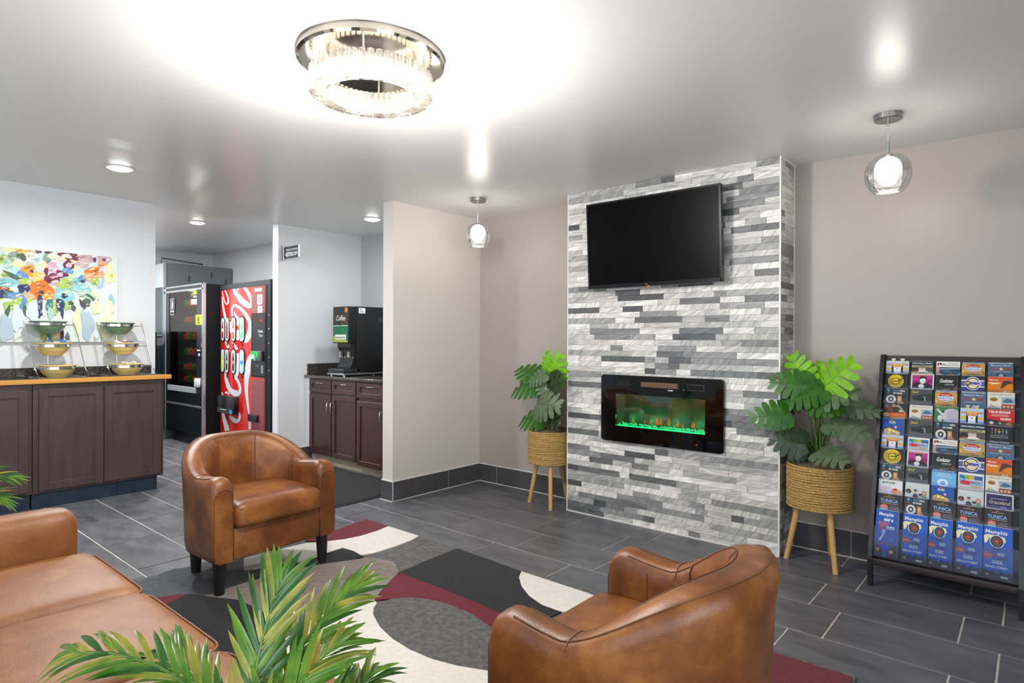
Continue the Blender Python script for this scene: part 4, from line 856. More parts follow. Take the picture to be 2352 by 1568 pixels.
for i, (y, z, ry, rz_, an, c_) in enumerate(PAINT):
    a0 = math.radians(an); K = 18; pts = []
    soft = c_ in ('dusty', 'palesky', 'palelime', 'paleyel')
    ph = rn.random()*6
    for k in range(K):
        t = 2*PI*k/K; j = 1+.13*math.sin(3*t+ph)+.10*math.sin(5*t+ph*2); u, w2 = ry*math.cos(t)*j, rz_*math.sin(t)*j
        yy = y+u*math.cos(a0)-w2*math.sin(a0); zz = z+u*math.sin(a0)+w2*math.cos(a0)
        pts.append((-6.1650+.0001*i, min(1.863, max(.957, yy)), min(2.028, max(1.285, zz))))
    pr_.add(pts, [tuple(range(K))], names.index(c_))
    if not soft and ry > .02:                                        # broken brush strokes over each bloom
        for q in range(7):
            t = rn.random()*6.28; cy, cz_ = y+ry*.5*math.cos(t), z+rz_*.5*math.sin(t); s_ = rn.uniform(.10, .34); c3 = rn.choice([c_+'_l', c_+'_d', c_+'_l', c_+'_d', c_, 'cream', 'paleyel'])
            pp = [(-6.1650+.0001*i+.000012*(q+1), min(1.863, max(.957, cy+ry*s_*math.cos(2*PI*k/9)*1.3)), min(2.028, max(1.285, cz_+rz_*s_*math.sin(2*PI*k/9)*.6+ry*s_*.4*math.cos(2*PI*k/9)))) for k in range(9)]
            pr_.add(pp, [tuple(range(9))], names.index(c3))
pr_.obj('brushwork', [pm('paint_'+k, v, .7, vcol=v, vscale=10) for k, v in PAL.items()], pt_)

# ================================================================== COFFEE NOOK
def ydoor(parent, x0, x1, z0, z1, y, mat, nm, fr=.055, hand=None, pull=None):
    o = MB().box(x0, x1, y-.010, y, z0, z1).obj(nm, mat, parent); m = MB()
    m.box(x0, x0+fr, y-.022, y-.010, z0, z1, bev=.002, seg=1).box(x1-fr, x1, y-.022, y-.010, z0, z1, bev=.002, seg=1)
    m.box(x0+fr, x1-fr, y-.022, y-.010, z0, z0+fr*.9, bev=.002, seg=1).box(x0+fr, x1-fr, y-.022, y-.010, z1-fr*.9, z1, bev=.002, seg=1)
    m.obj(nm+'_frame', mat, o)
    if hand: 
        hx = x1-.025 if hand > 0 else x0+.025; zc = z1-.13
        MB().tube([(hx, y-.022, zc-.055), (hx, y-.048, zc-.05), (hx, y-.052, zc-.04), (hx, y-.052, zc+.04), (hx, y-.048, zc+.05), (hx, y-.022, zc+.055)], .005, 8).obj('handle', M_chrome, o)
    if pull:
        xc, zc = (x0+x1)/2, z1-.035
        MB().tube([(xc-.05, y-.020, zc), (xc-.045, y-.04, zc), (xc+.045, y-.04, zc), (xc+.05, y-.020, zc)], .0045, 8).obj('handle', M_chrome, o)
    return o
for i, (x0, x1, dz, hd, lab) in enumerate(((-5.905, -5.492, 0, 1, 'narrow cherry cabinet unit against the partition wall'), (-5.486, -5.066, 0, -1, 'cherry cabinet unit under the coffee dispenser'), (-5.060, -4.62, -.03, 1, 'cherry cabinet unit hung slightly lower, beside the wall end'), (-4.614, -4.12, -.03, -1, 'cherry cabinet unit behind the return wall'))):
    cb = thing('coffee_cabinet', ((x0+x1)/2, 3.95, 0), lab, 'cabinet', 'cherry cabinets in the coffee nook')
    MB().box(x0, x1, 3.605, 4.295, .105+dz*.6, .905).obj('body', M_wood, cb)
    ydoor(cb, x0+.006, x1-.006, .760+dz*.4, .895, 3.604, M_wood, 'drawer', fr=.05, pull=True)
    ydoor(cb, x0+.006, x1-.006, .110+dz*.8, .745+dz, 3.604, M_wood, 'door', hand=hd)
    MB().box(x0, x1, 3.66, 3.70, 0, .105+dz*.6).obj('toe_kick', pm('toe_beige', '#b7a98f', .6, vcol='#a5977d', vscale=8), cb)
MB().box(-5.975, -5.907, 3.59, 3.62, .165, .905).obj('trim_filler', M_walll, kind='structure', label='pale filler strip between partition and cabinets')
ct = thing('coffee_countertop', (-5.0, 3.9, .905), 'black granite countertop of the coffee nook', 'countertop')
MB().box(-5.977, -4.105, 3.565, 4.297, .906, .936, bev=.004).obj('slab', M_granite, ct)
MB().box(-5.978, -5.958, 3.60, 4.28, .936, 1.052, bev=.002, seg=1).obj('backsplash', M_granite, ct)
MB().box(-5.95, -4.105, 4.277, 4.298, .936, 1.052, bev=.002, seg=1).obj('backsplash', M_granite, ct)

cm_ = thing('coffee_dispenser', (-5.44, 3.95, .936), 'tall black coffee dispenser with a printed front panel on the granite counter', 'coffee machine')
MB().box(-5.575, -5.305, 3.765, 4.20, .985, 1.655, bev=.004).obj('body', M_blackm, cm_)
hd_ = MB().box(-5.577, -5.303, 3.66, 3.760, 1.275, 1.652, bev=.005).obj('front_door', M_blackm, cm_)
m = MB(); yq = 3.6585
m.box(-5.567, -5.313, yq, 3.661, 1.46, 1.645, 0).box(-5.567, -5.313, yq, 3.661, 1.285, 1.452, 1).box(-5.567, -5.313, yq-.0003, 3.661, 1.452, 1.460, 2)
for i in range(26):
    x, z = rn.uniform(-5.55, -5.33), rn.uniform(1.465, 1.53); m.disc((x, yq-.0006-.00002*i, z), rn.uniform(.010, .02), 'y', 10, 3+i % 2, ry=rn.uniform(.007, .013))
m.disc((-5.435, yq-.0005, 1.585), .085, 'y', 24, 4, ry=.05).disc((-5.34, yq-.0006, 1.615), .026, 'y', 16, 7, ry=.028)
m.text('Coffee', (-5.435, yq-.0014, 1.535), (1, 0, 0), (0, 0, 1), .055, 5, bold=.012, shear=.3, w=.16)
m.prism([(-5.567, 1.285), (-5.313, 1.285), (-5.313, 1.30), (-5.43, 1.33), (-5.567, 1.35)], 0, .0004, 6, fn=lambda x, z, d: (x, yq-.0006-d, z))
m.box(-5.535, -5.345, yq-.0012, yq, 1.315, 1.365, 5)
for i in range(7): m.box(-5.525+.025*i, -5.512+.025*i, yq-.0016, yq, 1.325, 1.342, 3)
m.obj('front_print', [ink('#3a3028'), ink('#12704a'), ink('#dfe3e0'), ink('#57483a'), ink('#2a221d'), ink('#eeeeea'), ink('#a9b840'), ink('#c98a4c')], hd_)
m = MB(); prf = [(3.70, 1.275), (3.70, 1.235), (3.725, 1.20), (3.735, 1.14), (3.725, 1.07), (3.70, 1.035), (3.70, 1.01), (3.77, 1.01), (3.77, 1.275)]
m.prism(prf, -5.555, -5.325, fn=lambda y, z, x: (x, y, z)); m.obj('dispense_tower', pm('tower_plastic', '#17191c', .25), cm_)
for x in (-5.51, -5.37): MB().box(x-.008, x+.008, 3.700, 3.722, 1.13, 1.19).obj('spout', pm('spout_chrome', '#d8d9c9', .2, .8), cm_)
MB().box(-5.575, -5.305, 3.60, 3.80, .968, 1.012, bev=.006).obj('drip_tray', pm('tray_plastic', '#1f2225', .4), cm_)
MB().box(-5.585, -5.295, 3.595, 4.20, .953, .969, bev=.002, seg=1).obj('base_strip', M_steel, cm_)
for x in (-5.55, -5.33):
    for y in (3.63, 4.16): MB().cyl((x, y), .014, .936, .955, 14).obj('foot', M_steel, cm_)
m = MB(); m.box(-5.304, -5.3035, 3.785, 3.865, 1.585, 1.640, 0); 
m.box(-5.3036, -5.3028, 3.80, 3.84, 1.598, 1.604, 1).disc((-5.3028, 3.812, 1.625), .008, 'x', 10, 1); m.obj('side_sticker', [ink('#d9dcdd'), ink('#333333')], cm_)
for z in (1.50, 1.515, 1.53, 1.545): MB().box(-5.304, -5.302, 4.03, 4.10, z, z+.005).obj('vent_slot', pm('slot_grey', '#5a6066', .4), cm_)

cu_ = thing('straw_cup', (-4.86, 3.86, .936), 'steel cup of white stir sticks on the granite counter', 'cup')
MB().lathe([(.0001, .937), (.033, .937), (.036, 1.03), (.034, 1.03), (.031, .945), (.0001, .945)], 24, c=(-4.86, 3.86, 0)).obj('cup', M_steel, cu_)
for i in range(9):
    a = i*.7; x, y = -4.86+.018*math.cos(a), 3.86+.018*math.sin(a); MB().tube([(x, y, .95), (x+.028*math.cos(a), y+.028*math.sin(a), 1.085)], .0045, 6).obj('stir_stick', pm('stick_white', '#ecebe6', .5), cu_)

M_mat = pm('ribbed_mat', '#2c2d2e', .95, vcol='#171819', vscale=140, bump=.8, bscale=300)
mt = thing('floor_mat', (-4.9, 3.0, 0), 'dark grey textured floor mat in the coffee nook', 'mat')
MB().box(-5.62, -4.185, 2.30, 3.60, 0, .008, bev=.002, seg=1).obj('mat_field', M_mat, mt)
m = MB(); m.box(-5.66, -4.15, 2.26, 2.30, 0, .005).box(-4.185, -4.15, 2.30, 3.60, 0, .005).box(-5.66, -5.62, 2.30, 3.60, 0, .005); m.obj('rubber_border', M_blackm, mt)

sg = thing('restroom_sign', (-5.97, 3.32, 2.15), 'dark grey projecting sign reading restroom on the partition wall end', 'sign')
MB().box(-5.978, -5.935, 3.305, 3.335, 2.135, 2.285, bev=.002, seg=1).obj('bracket', M_steel, sg)
MB().box(-5.935, -5.665, 3.315, 3.325, 2.150, 2.268).obj('panel', pm('sign_grey', '#3c3f42', .75, spec=.1), sg)
MB().box(-5.665, -5.655, 3.313, 3.327, 2.148, 2.270).obj('end_cap', pm('sign_edge', '#dcdddd', .4), sg)
m = MB(); m.text('RESTROOM', (-5.80, 3.3140, 2.188), (1, 0, 0), (0, 0, 1), .042, bold=.012, w=.235).text('VENDING & ICE MACHINE', (-5.80, 3.3140, 2.234), (1, 0, 0), (0, 0, 1), .017, bold=.005, w=.235); m.obj('lettering', ink('#e8e8e6', .6), sg)

# ================================================================== VENDING NOOK
sn = thing('snack_machine', (-8.1, 3.6, 0), 'black glass-front snack vending machine with silver trim', 'vending machine')
SX0, SX1, SY, ST = -8.70, -7.525, 3.17, 1.985
m = MB(); m.box(SX0+.01, SX1, 3.95, 4.06, .14, ST-.01).box(SX0+.01, SX0+.05, SY+.03, 3.95, .14, ST-.01).box(SX1-.05, SX1, SY+.03, 3.95, .14, ST-.01).box(SX0+.05, SX1-.05, SY+.03, 3.95, ST-.09, ST-.01).box(SX0+.05, SX1-.05, SY+.03, 3.95, .14, .70)
m.obj('cabinet', pm('snack_black', '#08090b', .6, spec=.2), sn)
MB().box(SX0+.16, SX1-.08, 3.24, 4.0, 0, .14).obj('plinth', M_black, sn)
m = MB(); 
for a in ((SX0, SX0+.05, .155, ST), (SX1-.035, SX1+.004, .155, ST), (SX0, SX1, ST-.022, ST), (SX0, SX1, 1.905, 1.93), (SX0, SX1, .482, .507)): m.box(a[0], a[1], SY-.006, SY+.03, a[2], a[3], bev=.003, seg=1)
m.obj('silver_trim', pm('satin_aluminium', '#b9bcbf', .35, .9), sn)
m = MB(); m.box(SX0+.05, SX1-.035, SY, SY+.03, 1.93, ST-.02).box(SX0+.05, SX0+.155, SY, SY+.03, .50, 1.905).box(-7.71, SX1-.035, SY, SY+.03, .50, 1.905).box(SX0+.155, -7.71, SY, SY+.03, .50, .725).box(SX0+.05, SX1-.035, SY, SY+.03, .155, .485); m.obj('door', pm('door_black', '#101216', .3), sn)
MB().box(SX0+.155, -7.71, SY+.004, SY+.008, .725, 1.905).obj('window_pane', clear('smoked_pane', '#d6d0c9', fac=.02, rough=.04, edge=.22), sn)
MB().box(-8.54, -7.70, SY-.022, SY, .655, .725, bev=.004, seg=1).obj('push_flap', pm('flap_grey', '#8b9296', .35), sn)
MB().box(-8.50, -7.74, SY-.004, SY, .52, .645).obj('delivery_door', M_black, sn)
for z in (.775, .925, 1.115, 1.31, 1.525, 1.735): MB().box(SX0+.06, -7.62, SY+.10, 3.9, z-.012, z).obj('shelf', M_dgrey, sn)
m = MB(); m.box(-7.725, -7.572, SY-.006, SY, 1.485, 1.605, 0).disc((-7.648, SY-.0065, 1.55), .02, 'y', 16, 1, ry=.04).box(-7.69, -7.61, SY-.0068, SY, 1.50, 1.512, 1); m.obj('bill_slot', [ink('#d8d820'), ink('#141414')], sn)
for a, c_ in (((-7.866, -7.716, 1.735, 1.797), '#dfe3e2'), ((-7.80, -7.715, 1.855, 1.893), '#c8d61e'), ((-7.80, -7.72, 1.815, 1.822), '#dfe3e2'), ((-7.80, -7.72, 1.83, 1.836), '#dfe3e2'), ((-7.62, -7.57, 1.21, 1.265), '#c8d61e')):
    MB().box(a[0], a[1], SY-.002, SY+.003, a[2], a[3]).obj('sticker', ink(c_), sn)
kp = MB().box(-7.70, -7.575, SY-.003, SY, 1.20, 1.46).obj('keypad', pm('keypad', '#1b1d21', .4), sn)
m = MB()
for r in range(6): m.box(-7.60, -7.585, SY-.006, SY-.003, 1.23+.036*r, 1.248+.036*r)
m.obj('keypad_buttons', pm('key_grey', '#4b4f55', .4), kp, kind='stuff')
m = MB(); m.box(-7.70, -7.575, SY-.004, SY, 1.08, 1.19, 0).box(-7.69, -7.60, SY-.006, SY, 1.17, 1.185, 1).box(-7.65, -7.61, SY-.006, SY, 1.11, 1.14, 1); m.obj('coin_slot', [pm('slot_black', '#07080a', .3), ink('#c9cccf')], sn)
MB().lathe([(.0001, 0), (.045, 0), (.045, .02), (.0001, .02)], 20, c=(0, 0, 0)); MB().box(-7.735, -7.58, SY-.02, SY, .735, .845, bev=.02).obj('lock_cover', pm('cover_white', '#c4c2c0', .5), sn)
m = MB(); m.box(-7.62, -7.575, SY-.004, SY, .53, .62); m.obj('coin_return', pm('ret_black', '#050506', .3), sn)
m = MB(); m.box(-8.505, -8.380, SY-.001, SY+.003, 1.62, 1.83, 0)
for a in ((-8.505, -8.38, 1.825, 1.83), (-8.505, -8.38, 1.62, 1.625), (-8.505, -8.50, 1.62, 1.83), (-8.385, -8.38, 1.62, 1.83)): m.box(a[0], a[1], SY-.002, SY, a[2], a[3], 1)
m.disc((-8.443, SY-.0022, 1.80), .014, 'y', 14, 1).box(-8.468, -8.418, SY-.0022, SY, 1.74, 1.782, 1).box(-8.463, -8.446, SY-.0022, SY, 1.695, 1.74, 1).box(-8.440, -8.423, SY-.0022, SY, 1.695, 1.74, 1).box(-8.49, -8.395, SY-.0022, SY, 1.66, 1.675, 1); m.obj('restroom_decal', [ink('#15171a'), ink('#cfd4d8')], sn)
SNC = ['#c8402a', '#e2b52c', '#2f8f3e', '#c9c4b6', '#b5622c', '#d8d13a']
for zi, z in enumerate((.775, .925, 1.115, 1.31, 1.525, 1.735)):
    for k in range(4):
        x = -8.34+.125*k+rn.uniform(-.01, .01); hh = rn.uniform(.06, .10); w_ = .034; y = SY+.12; c_ = SNC[(zi*3+k*2+zi) % 6]
        m = MB(); v = [(x-w_, y, z), (x+w_, y, z), (x+w_, y+.05, z), (x-w_, y+.05, z), (x-w_, y+.022, z+hh), (x+w_, y+.022, z+hh), (x+w_, y+.028, z+hh), (x-w_, y+.028, z+hh), (x-w_*.9, y-.012, z+hh*.5), (x+w_*.9, y-.012, z+hh*.5)]
        m.add(v, [(0, 1, 9, 8), (8, 9, 5, 4), (1, 2, 6, 5, 9), (2, 3, 7, 6), (3, 0, 8, 4, 7), (4, 5, 6, 7), (3, 2, 1, 0)])
        m.obj('snack_bag', pm('snack_'+c_.lstrip('#'), c_, .3), label=('%s snack bag on the %s shelf inside the vending machine' % (('red', 'yellow', 'green', 'cream', 'rust', 'lime')[(zi*3+k*2+zi) % 6], ('lowest', 'second', 'third', 'fourth', 'fifth', 'top')[zi])), cat='snack', group='snacks behind the vending glass')
point('snack_machine_lamp', (-7.95, SY+.045, 1.86), 4.5, .03, (1, .9, .75), sn)

# cola machine with a bowed printed front
co = thing('cola_machine', (-6.85, 3.7, 0), 'red cola vending machine with white script and bottle buttons', 'vending machine')
CYF = lambda X: 3.30+(.11*(-6.8-X)**2 if X < -6.8 else 0)
KX0, KX1, KT = -7.470, -6.185, 1.952
m = MB(); m.box(KX0+.01, KX1, 3.40, 4.08, .03, KT-.006, bev=.006); m.obj('cabinet', M_blackm, co)
xs = [KX0+(KX1-KX0)*i/28 for i in range(29)]
m = MB()
pl_ = [(x, CYF(x)-.006) for x in xs]+[(KX1, 3.42), (KX0, 3.42)]; m.prism(pl_, KT-.055, KT); m.obj('top_cap', pm('cap_grey', '#1e2124', .5, spec=.3), co)
def strip(m, x0, x1, z0, z1, off, mi=0, n=24):
    X = [x0+(x1-x0)*i/n for i in range(n+1)]; v = []
    for x in X: v += [(x, CYF(x)-off, z0), (x, CYF(x)-off, z1)]
    m.add(v, [(2*i, 2*i+2, 2*i+3, 2*i+1) for i in range(n)], mi, True)
    m.add([(x0, CYF(x0)-off, z0), (x0, CYF(x0)-off, z1), (x0, CYF(x0)+.06, z1), (x0, CYF(x0)+.06, z0), (x1, CYF(x1)-off, z0), (x1, CYF(x1)-off, z1), (x1, CYF(x1)+.06, z1), (x1, CYF(x1)+.06, z0)], [(0, 1, 2, 3), (7, 6, 5, 4)], mi)
m = MB(); strip(m, KX0, -6.30, .10, KT-.055, .0); m.obj('front_panel', pm('cola_red', '#c2140c', .22, coat=.4), co)
m = MB(); strip(m, -6.60, -6.295, .90, 1.60, .006, n=4); strip(m, -6.30, KX1, .03, KT-.055, .004, n=3); strip(m, -6.30, -6.262, .10, 1.9, .008, n=2); m.obj('side_frame', pm('frame_charcoal', '#15171a', .5, spec=.3), co)
m = MB(); strip(m, KX0+.03, KX1-.03, .0, .11, -.02); m.obj('kick_plate', M_black, co)
rp = MB().box(-6.565, -6.285, 3.288, 3.2945, .915, 1.585).obj('coin_panel', pm('coin_black', '#0b0c0f', .25), co)
m = MB(); m.box(-6.40, -6.355, 3.2865, 3.289, 1.505, 1.53); m.obj('price_display', emis('led_display', '#ff3b30', 1.6), rp)
m = MB(); m.text('Thank', (-6.385, 3.2872, 1.40), (1, 0, 0), (0, 0, 1), .03, bold=.01).text('You!', (-6.38, 3.2872, 1.355), (1, 0, 0), (0, 0, 1), .03, bold=.01); m.obj('lettering', ink('#cdd3da'), rp)
MB().box(-6.535, -6.33, 3.262, 3.288, 1.075, 1.185, bev=.006).obj('bill_acceptor', pm('bill_grey', '#4b5155', .4), rp)
m = MB(); m.box(-6.53, -6.44, 3.2605, 3.263, 1.155, 1.183, 0).box(-6.47, -6.45, 3.259, 3.263, 1.08, 1.16, 0).disc((-6.41, 3.2605, 1.145), .018, 'y', 16, 0, ry=.03).box(-6.53, -6.47, 3.2605, 3.263, 1.10, 1.145, 1); m.obj('acceptor_light', [emis('acceptor_green', '#2be85a', 1.4), ink('#d8dbd6')], rp)
m = MB(); m.box(-6.365, -6.325, 3.286, 3.289, .945, 1.03).box(-6.50, -6.42, 3.286, 3.289, 1.018, 1.024).box(-6.44, -6.43, 3.286, 3.289, 1.005, 1.037); m.obj('coin_slot', pm('slot_silver', '#a9adb1', .3, .8), rp)
m = MB(); strip(m, -6.60, -6.33, .11, .865, .0015, n=3); m.obj('lower_panel', pm('cola_red_smoked', '#7d2a2c', .15, coat=.5), co)
m = MB(); strip(m, -6.60, -6.335, 1.61, KT-.058, .0015, n=3); m.obj('upper_panel', pm('cola_red_dark', '#6d3431', .2, coat=.4), co)
m = MB(); m.box(-6.53, -6.37, 3.2965, 3.299, 1.835, 1.868, 0); m.prism(rrect(-6.475, -6.365, 1.69, 1.80, .02), 0, .001, 0, fn=lambda x, z, d: (x, 3.2985-d, z)); m.box(-6.462, -6.362, 3.2965, 3.299, 1.60, 1.675, 0)
for i in range(4): m.box(-6.455, -6.385, 3.2962, 3.299, 1.71+.02*i, 1.718+.02*i, 1)
m.disc((-6.412, 3.2962, 1.64), .018, 'y', 12, 2).obj('notice', [ink('#c9cccb'), ink('#565b60'), ink('#6fa38c')], co)
MB().box(-6.645, -6.450, 3.277, 3.300, .405, .485, bev=.004).obj('coin_return', pm('ret2', '#17181b', .35), co)
dp = MB().box(-7.31, -6.905, 3.24, 3.33, .455, .655, bev=.006).obj('delivery_port', pm('port_black', '#0a0b0d', .25), co)
m = MB(); m.box(-7.30, -6.915, 3.236, 3.241, .46, .515, 0).box(-7.22, -7.08, 3.2345, 3.237, .497, .503, 1).box(-6.99, -6.935, 3.2345, 3.237, .465, .505, 2); m.obj('port_flap', [pm('flap_dark', '#2c2f31', .3), ink('#c0c4c6'), ink('#3c9ad0')], dp)
for z in (.98, 1.12, 1.27, 1.42, 1.57): MB().lathe([(.0001, 0), (.010, .0), (.010, .006), (.0001, .008)], 10).obj('bolt', M_chrome, co, local=True).matrix_basis = Matrix.Translation((-6.212-(-6.85), 3.296-3.7, z)) @ Matrix.Rotation(PI/2, 4, 'X')
